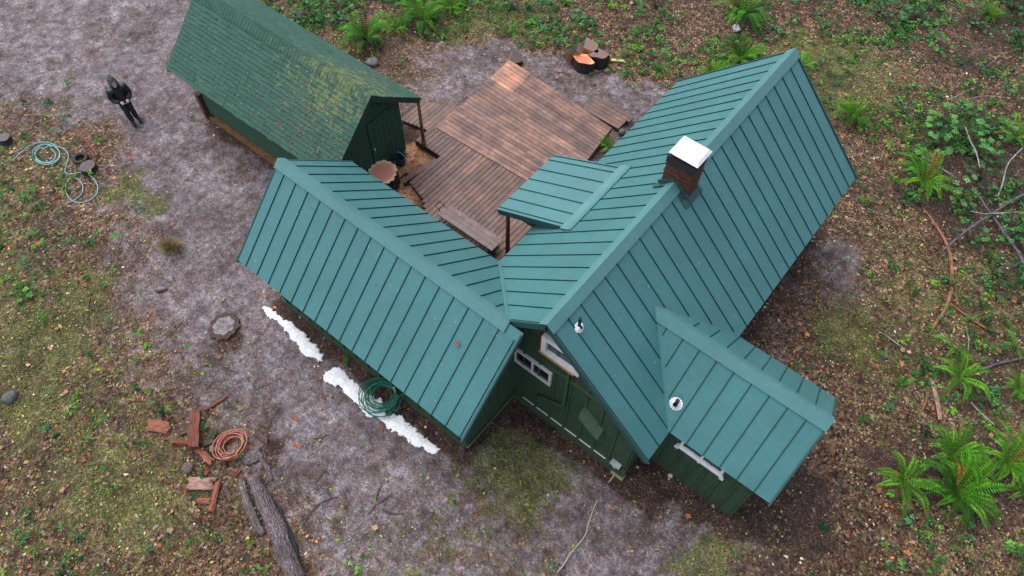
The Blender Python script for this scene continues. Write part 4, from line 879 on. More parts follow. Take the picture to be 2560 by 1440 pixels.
# ------------------------------------------------------------------ firewood scraps and fallen timber
def wood_mat(name, c, c2):
    t = NT(name); mp = t.n('Mapping'); mp.inputs['Scale'].default_value = (3, 18, 18); t.l(t.obj(), mp.inputs[0]); nz = t.noise(2, 6, .7, mp.outputs[0])
    t.bump(nz.outputs[0], .8, .03); return t.set(t.ramp(nz.outputs[0], [(.35, c), (.65, c2)]), .6, 0, .4)
M['redwood'] = wood_mat('wet red rotten wood', (.05, .016, .012), (.30, .075, .035))
M['orangewood'] = wood_mat('orange rotten wood', (.11, .035, .018), (.40, .14, .07))
M['darkwood'] = wood_mat('dark wet wood', (.03, .018, .016), (.14, .075, .06))
def flaky_bark():
    t = NT('flaking purple grey bark'); mp = t.n('Mapping'); mp.inputs['Scale'].default_value = (1, 3.2, 3.2); t.l(t.obj(), mp.inputs[0]); nz = t.noise(5, 6, .75, mp.outputs[0], .6); n2 = t.noise(2.3, 4, .7); v_ = t.vor(7, mp.outputs[0], feature='DISTANCE_TO_EDGE')
    c = t.ramp(nz.outputs[0], [(.32, (.06, .045, .044)), (.44, (.20, .15, .155)), (.56, (.32, .25, .265)), (.70, (.44, .38, .39))]); c = t.mix(t.ramp(n2.outputs[0], [(.48, 0), (.62, .8)]), c, t.mix(1.0, c, (.55, .56, .58), 'MULTIPLY'))
    c = t.mix(t.ramp(v_.outputs['Distance'], [(0, .8), (.09, 0)]), c, (.035, .025, .024)); c = t.mix(t.ramp(n2.outputs[0], [(.66, 0), (.74, .6)]), c, (.10, .12, .03))
    t.bump(t.math('ADD', nz.outputs[0], t.math('MULTIPLY', v_.outputs['Distance'], 2)), 1.0, .05); return t.set(c, .8, 0, .3)
M['barkgrey'] = flaky_bark()
M['palewood'] = wood_mat('pale wood', (.13, .055, .04), (.55, .33, .26))
M['lichen'] = wood_mat('lichened branch', (.05, .045, .04), (.48, .46, .42))
M['charbr'] = wood_mat('black wet branch', (.008, .007, .008), (.17, .16, .18))
M['mossystone'] = simple('grey green stone', (.14, .15, .12), .8, .4)
def chunk(p, q, wd, h, mat, label, name='firewood', z=0, jag=.2, cat='wood'):
    "a split piece: irregular bar from p to q (picture points on the ground), width and height in metres"
    A = G(*p, z+h/2); B_ = G(*q, z+h/2); d = (B_-A); L = d.length; rd = random.Random(int(p[0]*7+p[1])); n = 6; K = 9
    b = MB(); rings = []; prof = [1+rd.uniform(-jag, jag)*1.5 for _ in range(K)]
    for i in range(n):
        xx = -L/2+L*i/(n-1)
        rings.append([(xx+(rd.uniform(-.16, .16)*min(L, .5) if i in (0, n-1) else 0), wd/2*math.cos(2*math.pi*k/K)*prof[k]*(1+rd.uniform(-.16, .16)), h/2*math.sin(2*math.pi*k/K)*prof[k]*(1+rd.uniform(-.08, .08))) for k in range(K)])
    for a, c in zip(rings, rings[1:]):
        for k in range(K): b.face([a[k], a[(k+1) % K], c[(k+1) % K], c[k]])
    b.face(rings[0][::-1]); b.face(rings[-1])
    o = b.build(name, mat); o.location = (A+B_)/2; o.rotation_euler = (0, 0, math.atan2(d.y, d.x)); return tag(o, label, cat, 'wood scraps around the strap coil' if name == 'firewood' else None)
chunk((371, 1062), (420, 1072), .30, .09, M['orangewood'], 'short wide slab of brown split wood left of the scrap heap', jag=.08)
chunk((490, 1034), (484, 1116), .30, .20, M['redwood'], 'thick dark red split log pointing up the picture', z=.05)
chunk((428, 1104), (470, 1108), .13, .10, M['redwood'], 'red stick of wood poking out left under the thick split log')
chunk((490, 1118), (528, 1154), .13, .07, M['orangewood'], 'bright orange broken wood piece below the thick split log')
chunk((512, 1110), (556, 1100), .10, .07, M['darkwood'], 'dark thin wood piece between the thick log and the coil')
chunk((540, 1082), (522, 1108), .10, .05, M['darkwood'], 'short dark bark strip left of the coil')
chunk((515, 1024), (566, 992), .07, .05, M['redwood'], 'thin reddish stick above the wood scraps')
chunk((470, 1206), (530, 1208), .24, .10, M['palewood'], 'pale pink split wood chunk below the scrap heap')
chunk((547, 1206), (530, 1272), .15, .08, M['orangewood'], 'upright brown orange wood strip below the pale chunk')
chunk((494, 1252), (524, 1252), .12, .06, M['orangewood'], 'small orange wood fragment beside the brown strip')
chunk((540, 1136), (566, 1156), .12, .06, M['darkwood'], 'mossy dark wood piece under the left of the coil')
chunk((610, 1150), (650, 1132), .36, .07, M['barkgrey'], 'flat purple grey bark plate right of the coil')
chunk((525, 1122), (537, 1118), .18, .09, M['mossystone'], 'small grey wood lump touching the coil stack')
for i, (p, q, wd, h_, mt, lab) in enumerate((((584, 1192), (600, 1172), .10, .05, 'redwood', 'small red wood splinter below the coil'), ((452, 1086), (474, 1078), .09, .05, 'darkwood', 'dark chip upper left of the thick split log'),
    ((506, 1170), (520, 1182), .12, .07, 'redwood', 'red chunk between the orange piece and the pale chunk'), ((560, 1176), (590, 1184), .08, .04, 'darkwood', 'dark splinter under the coil edge'), ((455, 1212), (472, 1226), .10, .05, 'redwood', 'dark red chip left of the pale chunk'),
    ((560, 1218), (578, 1250), .09, .05, 'darkwood', 'dark bark bit right of the brown strip'), ((640, 1085), (668, 1105), .14, .05, 'darkwood', 'dark bark slab above the purple bark plate'), ((650, 1060), (672, 1068), .12, .05, 'darkwood', 'dark bark crumb near the gravel edge'),
    ((728, 1040), (744, 1052), .06, .02, 'orangewood', 'tiny orange chip on the gravel right of the scraps'), ((735, 1112), (752, 1118), .10, .02, 'orangewood', 'flat orange chip near the fallen log top'))):
    chunk(p, q, wd, h_, M[mt], lab, jag=.25)
g = G(472, 1172); icos('rock', (g.x, g.y, .03), .13, simple('grey brown mottled rock', (.12, .095, .085), .8, .5, 16, .5), 'grey brown rock below the scrap wood', 'rock', .6, 33)
def log(P, r, mat, label, name='fallen_log', cat='log', grp=None, z=None, n=16, jit=.05, sq=.75):
    rs = r if isinstance(r, (list, tuple)) else [r]*len(P)
    if mat is M['lichen'] or mat is M['charbr']: rs = [q*.68 for q in rs]
    pts_ = [G(x, y, (z if z is not None else rr*sq*.9+.012)) for (x, y), rr in zip(P, rs)]
    pp = catmull(pts_, 5); rr = np.interp(np.linspace(0, len(P)-1, len(pp)), range(len(P)), rs)
    b = MB(); o0 = sum(pp, Vector())/len(pp); d = pp[-1]-pp[0]; rz = math.atan2(d.y, d.x); Mi = Matrix.Rotation(-rz, 4, 'Z')
    b.tube([Mi @ (p-o0) for p in pp], [float(q) for q in rr], n, squash=sq, jit=jit); o = b.build(name, mat, smooth=True); o.location = o0; o.rotation_euler = (0, 0, rz); return tag(o, label, cat, grp)
log([(632, 1190), (660, 1250), (690, 1320), (715, 1385), (742, 1450)], [.11, .16, .18, .18, .18], M['barkgrey'], 'long peeling purple grey fallen log in the lower left yard', jit=.09, n=24)
log([(604, 1205), (618, 1255), (640, 1310), (660, 1335)], [.06, .09, .08, .05], M['barkgrey'], 'thin dark grey rotten log just left of the long fallen log', jit=.14)
log([(690, 1255), (712, 1310), (735, 1365), (745, 1400)], [.03, .055, .055, .03], simple('black bark plank', (.035, .037, .042), .85, .5, 12, .8), 'black bark strip lying along the right of the long fallen log', 'bark_strip', 'bark')
log([(640, 1130), (668, 1170), (680, 1200)], [.03, .05, .03], M['barkgrey'], 'short dark twig right of the bark plate', 'branch', 'branch')
BR = 'fallen branches in the undergrowth'
log([(2308, 520), (2336, 558), (2362, 600), (2376, 640), (2380, 690), (2377, 730), (2362, 775), (2340, 808), (2324, 836)], [.016, .032, .044, .048, .048, .046, .042, .038, .022], wood_mat('peeled brown branch', (.11, .045, .02), (.42, .18, .09)), 'long curved peeled orange branch right of the cabin', 'branch', 'branch', BR, jit=.05)
log([(2354, 628), (2400, 590), (2440, 560), (2480, 535), (2520, 508), (2562, 484)], [.03, .05, .055, .055, .05, .045], M['charbr'], 'thick black wet branch slanting up to the right edge', 'branch', 'branch', BR, z=.25)
log([(2440, 478), (2462, 512), (2482, 540), (2510, 580), (2545, 630), (2565, 668)], [.025, .04, .05, .06, .065, .065], M['charbr'], 'black birch-like pole crossing the thick black branch', 'branch', 'branch', BR, z=.18)
log([(2425, 528), (2460, 534), (2500, 533), (2560, 529)], [.015, .022, .025, .025], M['lichen'], 'thin pale branch running level to the right edge', 'branch', 'branch', BR, z=.3)
log([(2380, 762), (2420, 792), (2460, 818), (2485, 828)], [.02, .03, .035, .04], M['orangewood'], 'thin brown orange branch below the curved branch', 'branch', 'branch', BR)
log([(2192, 825), (2220, 842), (2250, 865)], [.015, .025, .02], M['lichen'], 'short pale lichened stick in the open moss', 'branch', 'branch', BR)
log([(2328, 950), (2340, 990), (2346, 1020), (2350, 1050)], [.045, .055, .055, .04], M['palewood'], 'straight peeled pale orange stick above the big ferns', 'branch', 'branch', BR)
log([(2322, 985), (2312, 1010), (2306, 1026)], [.02, .03, .02], M['orangewood'], 'short orange stick beside the straight pale stick', 'branch', 'branch', BR)
log([(2427, 1006), (2450, 1030), (2486, 1062)], [.03, .04, .03], M['lichen'], 'short black and white birch stick above the right ferns', 'branch', 'branch', BR)
log([(2460, 922), (2500, 908), (2562, 894)], [.03, .05, .05], M['charbr'], 'dark mossy branch touching the right edge above the ferns', 'branch', 'branch', BR)
log([(2362, 1012), (2385, 990), (2410, 965)], [.03, .04, .03], M['charbr'], 'short dark stick between the small ferns', 'branch', 'branch', BR)
log([(2414, 815), (2422, 850), (2420, 880)], [.015, .02, .015], M['lichen'], 'thin white twig by the middle right ferns', 'branch', 'branch', BR)
log([(2414, 318), (2425, 350), (2440, 380), (2450, 420)], [.02, .03, .03, .02], M['lichen'], 'pale birch twig through the leafy shrub', 'branch', 'branch', BR, z=.5)
log([(2556, 370), (2520, 410), (2506, 460), (2495, 490)], [.02, .03, .03, .02], M['lichen'], 'bent grey branch near the upper right edge', 'branch', 'branch', BR, z=.3)
log([(2305, 390), (2345, 415), (2390, 445)], [.02, .025, .02], M['lichen'], 'pale branch beneath the shrub leaves', 'branch', 'branch', BR, z=.3)
log([(2400, 255), (2440, 243), (2480, 240), (2520, 246)], [.015, .02, .02, .015], M['lichen'], 'grey curved twig in the upper right clearing', 'branch', 'branch', BR)
log([(2370, 250), (2410, 232), (2440, 218)], [.02, .035, .02], M['lichen'], 'yellow lichened twig in the upper right clearing', 'branch', 'branch', BR)
log([(2455, 175), (2480, 155), (2500, 140)], [.015, .02, .012], M['lichen'], 'forked grey twig at the dark hollow upper right', 'branch', 'branch', BR)
log([(1325, 60), (1360, 55), (1400, 50)], [.02, .03, .02], M['darkwood'], 'dark stick in the leaves beyond the deck', 'branch', 'branch', BR)
log([(388, 728), (403, 726), (418, 721)], [.03, .035, .03], M['darkwood'], 'short dark red stick on the left gravel', 'branch', 'branch', 'twigs on the yard')
TW = 'twigs on the yard'
for P, lab in (([(222, 805), (221, 770), (226, 740), (236, 724)], 'bent grey twig in the moss at left'), ([(198, 888), (220, 882), (242, 868)], 'thin brown twig left of the stump'), ([(753, 1322), (775, 1283), (805, 1255), (845, 1242)], 'long arching brown twig right of the fallen log'),
               ([(787, 1210), (812, 1176)], 'straight dark twig on the gravel'), ([(775, 1096), (800, 1096), (818, 1086)], 'short curved twig below the snow'), ([(940, 1253), (945, 1230), (957, 1207)], 'curved top twig of the twig cluster'),
               ([(920, 1286), (940, 1262), (975, 1238)], 'forked middle twig of the twig cluster'), ([(955, 1275), (980, 1284), (1010, 1284)], 'level lower twig of the twig cluster'), ([(1320, 1252), (1345, 1240), (1375, 1228)], 'thin red twig on the moss by the gable wall'),
               ([(570, 923), (585, 928), (597, 932)], 'small dark twig below the flat stump')):
    log(P, [.008]+[.013]*(len(P)-2)+[.008] if len(P) > 2 else [.012, .012], M['darkwood'], lab, 'twig', 'twig', TW, n=6)

# ------------------------------------------------------------------ leaves and plants
def leaf_mat(name, rough=.55, tr=.0, spec=.4):
    t = NT(name); a = t.attr('tint').outputs['Color']; nz = t.noise(20, 2); v = t.mix(1.0, a, t.ramp(nz.outputs[0], [(.3, .8), (.7, 1.2)]), 'MULTIPLY')
    t.set(v, rough, 0, spec); return t.m
M['leaf'] = leaf_mat('leaf green', .6, spec=.12); M['dry'] = leaf_mat('dry leaf', .7, spec=.3)
def mesh_np(name, V, Fn, C, mat, label=None, cat=None, kind=None, group=None, origin=None):
    "V (n,4,3) quads with colour C (n,3)"
    n = len(V); me = bpy.data.meshes.new(name); VV = V.reshape(-1, 3).astype(np.float32); me.vertices.add(4*n); me.vertices.foreach_set('co', VV.ravel())
    me.loops.add(4*n); me.loops.foreach_set('vertex_index', np.arange(4*n, dtype=np.int32)); me.polygons.add(n); me.polygons.foreach_set('loop_start', np.arange(0, 4*n, 4, dtype=np.int32)); me.polygons.foreach_set('loop_total', np.full(n, 4, dtype=np.int32))
    me.update(calc_edges=True); ca = me.color_attributes.new('tint', 'FLOAT_COLOR', 'CORNER'); a = np.ones((4*n, 4), np.float32); a[:, :3] = np.repeat(C, 4, axis=0); ca.data.foreach_set('color', a.ravel()); me.materials.append(mat)
    o = bpy.data.objects.new(name, me); col.objects.link(o)
    return tag(o, label, cat, group, kind)
def in_view(X, Y, m_=160):
    P = np.stack([X, Y, np.zeros_like(X)-CH], 1); z = P @ AF_; px = 1280+CF*(P @ AR_)/z; py = 720-CF*(P @ AU_)/z
    return (px > -m_) & (px < 2560+m_) & (py > -m_) & (py < 1440+m_)
def scatter(n, m_=160):
    X = rng.uniform(-29, 8.5, n); Y = rng.uniform(-6.5, 30.5, n); k = in_view(X, Y, m_) & ~inside(X, Y); return X[k], Y[k]
def deckmask(X, Y): return ((X > -11.5) & (X < -5.7) & (Y > 10.5) & (Y < 14.2)) | ((X > -9.5) & (X < -5.7) & (Y > 7) & (Y < 10.6)) | ((X > -10.45) & (X < -9.4) & (Y > 8.6) & (Y < 10.6)) | ((X > -12.4) & (X < -10.4) & (Y > 9.9) & (Y < 11.6)) | ((X > -8.5) & (X < -7.2) & (Y > 14) & (Y < 14.7))
def quads(X, Y, Z, L_, W_, tilt, rz, lift=0.0):
    n = len(X); c, s = np.cos(rz), np.sin(rz); tx = tilt
    ux = np.stack([c*np.cos(tx), s*np.cos(tx), np.sin(tx)], 1); ty = rng.normal(0, .35, n); vx = np.stack([-s*np.cos(ty), c*np.cos(ty), np.sin(ty)], 1)
    P = np.stack([X, Y, Z], 1); a = ux*L_[:, None]/2; b_ = vx*W_[:, None]/2
    return np.stack([P-a, P+b_-a*.1, P+a, P-b_+a*.1], 1)
def palette(n, cols, jit=.2):
    cols = np.array(cols); k = rng.integers(0, len(cols), n); c = cols[k]*rng.uniform(1-jit, 1+jit, (n, 1)); return c*rng.uniform(.93, 1.07, (n, 3))
# 1) dead leaves and chips
X, Y = scatter(430000); L = layers(X, Y); p = rng.random(len(X)); dens = np.clip(L[:, 2]*.9+L[:, 4]*.25+.08, 0, 1)*np.clip(fbm(X, Y, 1.7, 77)*2.6-.7, .12, 1.4)
k = (p < dens*.42) & ~deckmask(X, Y); X, Y, L2 = X[k], Y[k], L[k]; n = len(X)
sz = rng.gamma(2.0, .017, n)+.012; sz *= np.where(L2[:, 0] > .5, .7, 1)
C = palette(n, [(.31, .19, .12), (.21, .12, .085), (.38, .13, .045), (.42, .31, .20), (.12, .065, .05), (.27, .19, .18), (.24, .17, .17), (.17, .17, .05), (.50, .43, .32), (.07, .038, .03), (.44, .20, .09), (.05, .028, .022), (.20, .19, .07)], .3)
C = C*np.array([1.0, 1.0, .94])*(.45+1.4*fbm(X, Y, 1.3, 123))[:, None]*(.5+1.0*fbm(X, Y, 5, 133))[:, None]
mesh_np('leaf_litter', quads(X, Y, gheight(X, Y)+rng.uniform(.004, .03, n), sz, sz*rng.uniform(.35, .9, n), rng.normal(0, .3, n), rng.uniform(0, 6.28, n)), None, C, M['dry'], 'brown and tan leaf litter strewn over the yard', 'leaf litter', 'stuff')
# 2) gravel chips
X, Y = scatter(260000); L = layers(X, Y); k = (rng.random(len(X)) < (L[:, 0]*.20+.03)) & ~deckmask(X, Y); X, Y = X[k], Y[k]; n = len(X); sz = rng.gamma(3, .005, n)+.008
C = palette(n, [(.24, .20, .22), (.19, .15, .16), (.30, .26, .28), (.12, .085, .085), (.24, .15, .12), (.20, .15, .14), (.42, .38, .34)], .2)*(.6+.8*fbm(X, Y, 1.7, 140))[:, None]
mesh_np('gravel', quads(X, Y, gheight(X, Y)+rng.uniform(.003, .018, n), sz, sz*rng.uniform(.5, 1, n), rng.normal(0, .4, n), rng.uniform(0, 6.28, n)), None, C, M['dry'], 'fine purple grey gravel chips over the driveway', 'gravel', 'stuff')
# 3) moss tufts
X, Y = scatter(520000); L = layers(X, Y); dens = np.clip(L[:, 1]*1.3-.12, 0, 1)*np.clip(fbm(X, Y, 2.4, 90)*4-1.55, 0, 1)*np.clip(fbm(X, Y, 8, 91, 2)*5-2.1, 0, 1); k = (rng.random(len(X)) < dens) & ~deckmask(X, Y); X, Y = X[k], Y[k]; n = len(X); sz = rng.gamma(3, .011, n)+.018
C = palette(n, [(.10, .18, .02), (.22, .28, .04), (.05, .12, .015), (.38, .40, .12), (.17, .13, .04), (.07, .20, .03)], .3)*(.4+1.2*fbm(X, Y, 3, 92))[:, None]
mesh_np('moss', quads(X, Y, gheight(X, Y)+rng.uniform(.005, .04, n), sz, sz*.6, rng.normal(.3, .5, n), rng.uniform(0, 6.28, n)), None, C, M['leaf'], 'yellow green moss and short grass patches', 'moss', 'stuff')
# 4) leafy herbs: clusters of leaflets
X, Y = scatter(105000, 700); L = layers(X, Y); dens = np.clip(L[:, 3]*1.5-.08, 0, 1.2)*np.clip(fbm(X, Y, .9, 55)*3.4-1.2, 0, 1)+.007*(L[:, 1] > .3); k = (rng.random(len(X)) < dens) & ~deckmask(X, Y); X, Y = X[k], Y[k]
EX = []; EC = []
tot = 0; VX = []; VC = []
for x, y in zip(X, Y):
    nl = rng.integers(6, 16); r_ = rng.uniform(.05, .16); h = rng.uniform(.04, .22); a = rng.uniform(0, 6.28, nl); q = r_*np.sqrt(rng.random(nl)); s_ = rng.uniform(.055, .12, nl)*rng.uniform(.6, 1.15)
    base = np.array([(.028, .12, .022), (.055, .18, .03), (.11, .25, .03), (.018, .075, .02), (.045, .15, .055)][rng.integers(0, 5)])*rng.uniform(.55, 1.45)
    VX.append(quads(x+q*np.cos(a), y+q*np.sin(a), h*rng.uniform(.4, 1.1, nl)+.01, s_, s_*rng.uniform(.5, .75, nl), rng.normal(-.25, .35, nl), a)); VC.append(base[None]*rng.uniform(.75, 1.3, (nl, 1)))
mesh_np('ground_herbs', np.concatenate(VX), None, np.concatenate(VC), M['leaf'], 'leafy green herbs and bramble covering the forest floor', 'ground cover', 'stuff')
# 5) big orange maple leaves, lying singly: star shaped
def star(mb, x, y, z, r, rz, c):
    pts_ = []
    lob = (1, .62, .88, .5, .7, .42, .34, .42, .7, .5, .88, .62)
    for k in range(12):
        a = rz+2*math.pi*k/12+random.uniform(-.12, .12); q = r*lob[k]*random.uniform(.72, 1.12); pts_.append((x+q*math.cos(a), y+q*math.sin(a), z+random.uniform(0, .035)))
    for k in range(12): mb.face([(x, y, z+.012), pts_[k], pts_[(k+1) % 12]], 0, tuple(q*random.uniform(.85, 1.12) for q in c))
b = MB(); X, Y = scatter(9000, 700); L = layers(X, Y); k = (rng.random(len(X)) < L[:, 2]*.34+.012) & ~deckmask(X, Y)
for x, y in zip(X[k], Y[k]):
    c = random.choice([(.38, .14, .05), (.30, .11, .05), (.38, .18, .09), (.30, .18, .12), (.22, .08, .045), (.40, .26, .15)]); f_ = random.uniform(.7, 1.15)
    star(b, float(x), float(y), .012, random.uniform(.05, .12), random.uniform(0, 6), tuple(q*f_ for q in c))
tag(b.build('fallen_maple_leaves', M['dry'], fixn=False), 'orange brown maple leaves scattered across the ground', 'fallen leaves', kind='stuff')
# leaves and needles on the shed roof
b = MB()
for i in range(520):
    td = random.choice([-1, -1, 1]); sl_ = .90 if td < 0 else .774; D = 1.66 if td < 0 else 1.55; sv = min(6.3, abs(random.gauss(1.2, 1.8))) if random.random() < .7 else random.uniform(.1, 6.3); d = random.uniform(.2, D)
    x, y, z = S(sv, td*d, SZR-sl_*d+.035); a = random.uniform(0, 6.28); l_ = random.uniform(.012, .04); w_ = random.uniform(.005, .016)
    ux = math.cos(a); uy = math.sin(a); dz = lambda vx, vy: -sl_*td*vy
    pp = [(ux*l_, uy*l_), (-uy*w_, ux*w_), (-ux*l_, -uy*l_), (uy*w_, -ux*w_)]
    c = random.choice([(.17, .085, .05), (.13, .08, .06), (.22, .14, .08), (.18, .19, .06), (.26, .22, .15)])
    b.face([(x+px, y+py, z+dz(px, py)+.012) for px, py in pp], 0, c)
tag(b.build('roof_debris', M['dry'], fixn=False), 'dead leaves and needles scattered on the shed roof', 'leaf litter', kind='stuff')
b = MB()
for i in range(150):
    which = random.random()
    if which < .45: sg, s_, D = (1, SRr, 2.4) ; ax = 'y'; r0 = XR; zr_ = ZR; u = random.uniform(5.6, 14.4)
    elif which < .7: sg, s_, D = (-1, SL, 2.4); ax = 'y'; r0 = XR; zr_ = ZR; u = random.uniform(7.6, 14.4)
    else: sg, s_, D = (-1, .957, 1.7); ax = 'x'; r0 = BY; zr_ = BZ; u = random.uniform(-10.5, -4.3)
    d = random.uniform(.2, D)
    if ax == 'y' and sg == 1 and abs(u-7.558) < 1.5 and d > 1.0: continue
    if ax == 'y' and sg == -1 and 8.1 < u < 10.6: continue
    a = random.uniform(0, 6.28); l_ = random.uniform(.008, .028); w_ = random.uniform(.003, .008); P = lambda du, dd: slope_pt(ax, r0, sg, zr_, s_, u+du, d+dd, .006)
    b.face([P(l_*math.cos(a), l_*math.sin(a)), P(-w_*math.sin(a), w_*math.cos(a)), P(-l_*math.cos(a), -l_*math.sin(a)), P(w_*math.sin(a), -w_*math.cos(a))], 0, random.choice([(.5, .5, .45), (.10, .05, .03), (.25, .14, .07), (.6, .62, .6), (.03, .05, .05)]))
tag(b.build('needle_debris', M['dry'], fixn=False), 'needles and tiny bits of debris on the teal metal roofs', 'debris', kind='stuff')
def roofleaf(x, y, z, r, label, nrm):
    b = MB(); star(b, 0, 0, 0, r, .4, (.42, .10, .04)); o = b.build('maple_leaf', M['dry'], fixn=False); o.location = (x, y, z); o.rotation_euler = Vector((0, 0, 1)).rotation_difference(Vector(nrm).normalized()).to_euler(); tag(o, label, 'leaf')
g = G(1143, 861, 3.0); dY = BY-g.y
import itertools
best = min(np.arange(2.1, 3.8, .01), key=lambda z_: abs(BZ-.957*(BY-G(1143, 861, z_).y)-z_)); g = G(1143, 861, best)
roofleaf(g.x, g.y, g.z+.03, .085, 'single red orange maple leaf lying on the wing roof', (0, -.957, 1))

# ferns ---------------------------------------------------------------
def fern_mesh(nf, r, seed, lift=.45, col_=(.075, .20, .02), pieces=24, spread=(0, 6.283)):
    rd = np.random.default_rng(seed); V = []; C = []
    for i in range(nf):
        a = spread[0]+(spread[1]-spread[0])*(i+rd.uniform(-.35, .35))/nf; L_ = r*rd.uniform(.65, 1.08); h = L_*rd.uniform(.35, .75)*lift*1.6; bend = rd.uniform(-.35, .35); shade = rd.choice([.35, .7, 1.0, 1.4, 1.9])*rd.uniform(.85, 1.15); dead = rd.random() < .05
        cc = np.array((.10, .065, .025) if dead else col_)*shade*np.array([rd.uniform(.8, 1.7), 1, rd.uniform(.7, 1.6)])*.88
        t_ = np.linspace(0, 1, pieces+1); s_ = t_*L_; ang = a+bend*t_; px = np.cumsum(np.r_[0, np.diff(s_)*np.cos(ang[1:])]); py = np.cumsum(np.r_[0, np.diff(s_)*np.sin(ang[1:])]); pz = .04+h*np.sin(np.clip(t_*1.35, 0, 1)*math.pi*.62)*1.0-h*.75*np.clip(t_-.55, 0, 1)**1.3*1.6
        pz = np.maximum(pz, .02)
        for k in range(1, pieces):
            t0 = t_[k]; wd = .15*L_*(np.sin(math.pi*min(1, t0*1.0+.12))**.6)*(1-t0*.55)
            if t0 < .12: wd *= .4
            d = np.array([math.cos(ang[k]), math.sin(ang[k]), (pz[k+1]-pz[k-1])/(2*L_/pieces)]); d /= np.linalg.norm(d); sd_ = np.array([-d[1], d[0], 0]); sd_ /= np.linalg.norm(sd_)
            P = np.array([px[k], py[k], pz[k]]); th = L_/pieces*.52
            for sg in (1, -1):
                tip = P+sg*sd_*wd+d*wd*.28+np.array([0, 0, -wd*.25+rd.uniform(-.01, .01)]); mid = (P+tip)/2
                V.append([P-d*th, mid-d*th*.9, tip, mid+d*th*.9]); C.append(cc*rd.uniform(.82, 1.18))
        for k in range(pieces):
            sd_ = np.array([-math.sin(ang[k]), math.cos(ang[k]), 0])*.004
            p0 = np.array([px[k], py[k], pz[k]+.003]); p1 = np.array([px[k+1], py[k+1], pz[k+1]+.003]); V.append([p0-sd_, p1-sd_, p1+sd_, p0+sd_]); C.append(np.array([.05, .11, .012]))
    return np.array(V), np.array(C)
FM = {}
def fern(x, y, rpx, label, kind=0, rz=None):
    g_ = G(x, y); r = (G(x+rpx, y)-g_).length*1.12
    if kind not in FM:
        nf, lf, cc, seed, sp = [(24, .55, (.042, .20, .006), 1, (0, 6.283)), (18, .5, (.055, .235, .006), 2, (0, 6.283)), (36, .65, (.030, .155, .010), 3, (0, 6.283)), (12, .45, (.055, .23, .008), 4, (0, 6.283)), (7, .4, (.048, .20, .014), 5, (0, 3.6))][kind]
        V, C = fern_mesh(nf, 1.0, seed, lf, cc, 26, sp); o = mesh_np('fern', V, None, C, M['leaf']); FM[kind] = o; first = True
    else:
        o = FM[kind].copy(); col.objects.link(o)
    o.location = g_; o.scale = (r, r, r); o.rotation_euler = (0, 0, rz if rz is not None else random.uniform(0, 6.28)); tag(o, label, 'fern', 'sword ferns around the cabin')
fern(1852, 48, 80, 'large dense fern above the white litter behind the cabin', 2)
fern(1060, 55, 85, 'large fern at the top centre beyond the shed', 0)
fern(1128, 22, 60, 'bluish fern touching the top edge beyond the shed', 1)
fern(915, 105, 75, 'broad dark fern just beyond the shed roof eave', 2)
fern(985, 80, 50, 'small fern between the two ferns beyond the shed', 3)
fern(668, 8, 45, 'fern tip at the top edge by the shed ridge', 4, 2.0)
fern(1850, 150, 75, 'fern behind the far left roof corner of the main roof', 0)
fern(1780, 190, 55, 'half hidden fern low behind the far main roof edge', 1)
fern(2005, 165, 50, 'small fern peeking beyond the main ridge end', 3)
fern(2128, 298, 72, 'rich green fern beside the right edge of the main roof', 0)
fern(2305, 465, 95, 'tall bright fern left of the leafy shrub', 1)
fern(2530, 345, 65, 'yellow green fern at the upper right edge', 3)
fern(1525, 375, 42, 'yellow green fern between the deck and the main roof', 1)
fern(2385, 870, 70, 'small fern beside the foot of the curved orange branch', 4, 3.4)
fern(2395, 945, 85, 'medium fern above the straight pale stick', 3)
fern(2545, 975, 60, 'dark fern at the right edge above the big group', 1)
fern(2250, 965, 40, 'sparse small fern in the open right yard', 4, 1.0)
fern(2255, 1205, 100, 'left fern of the big lower right group', 3)
fern(2378, 1140, 100, 'upper fern of the big lower right group', 1)
fern(2390, 1235, 125, 'central large fern of the lower right group', 0)
fern(2515, 1160, 105, 'right fern of the big lower right group', 1)
fern(2555, 1230, 60, 'fern at the right edge below the group', 3)
fern(2540, 870, 55, 'dark green fern at the right edge beside the brown branch', 4, 2.6)
fern(165, 210, 26, 'small fern sprig on the gravel near the person', 4)
fern(2470, 45, 50, 'fern in the undergrowth at the top right', 0)

# leafy shrubs
def shrub(x, y, rpx, label, n=26, h=.8, c=(.06, .17, .04), ls=.12, stems=True):
    g_ = G(x, y); r = (G(x+rpx, y)-g_).length; root = empty('shrub', g_, label=label, cat='shrub'); st = MB(); V = []; C = []; nr = np.random.default_rng(int(x+y))
    for i in range(n):
        a = nr.uniform(0, 6.28); q = r*math.sqrt(nr.random()); tip = np.array([q*math.cos(a), q*math.sin(a), h*nr.uniform(.4, 1)]); st.tube([(0, 0, 0), tuple(tip*.5+np.array([0, 0, .1*h])), tuple(tip)], [.012, .008, .004], 5)
        m_ = nr.integers(7, 12); aa = np.linspace(0, 6.28, m_, endpoint=False)+nr.uniform(0, 1); base = np.array(c)*nr.choice([.4, .8, 1.3, 1.9])
        for t_ in aa:
            l_ = ls*nr.uniform(.8, 1.2); d = np.array([math.cos(t_), math.sin(t_), nr.uniform(-.35, .1)]); sd_ = np.array([-d[1], d[0], 0])*l_*.19
            V.append([tip+d*.01, tip+d*l_*.5-sd_, tip+d*l_, tip+d*l_*.5+sd_]); C.append(base*nr.uniform(.8, 1.2))
    s_ = _b(st, 'stem', M['darkwood']); s_.parent = root
    f_ = mesh_np('foliage', np.array(V), None, np.array(C), M['leaf']); f_.parent = root
shrub(2365, 325, 62, 'leafy bright green shrub top right of the roof corner', 26)
shrub(2335, 372, 60, 'leafy shrub with long leaves left of the bright shrub', 24)
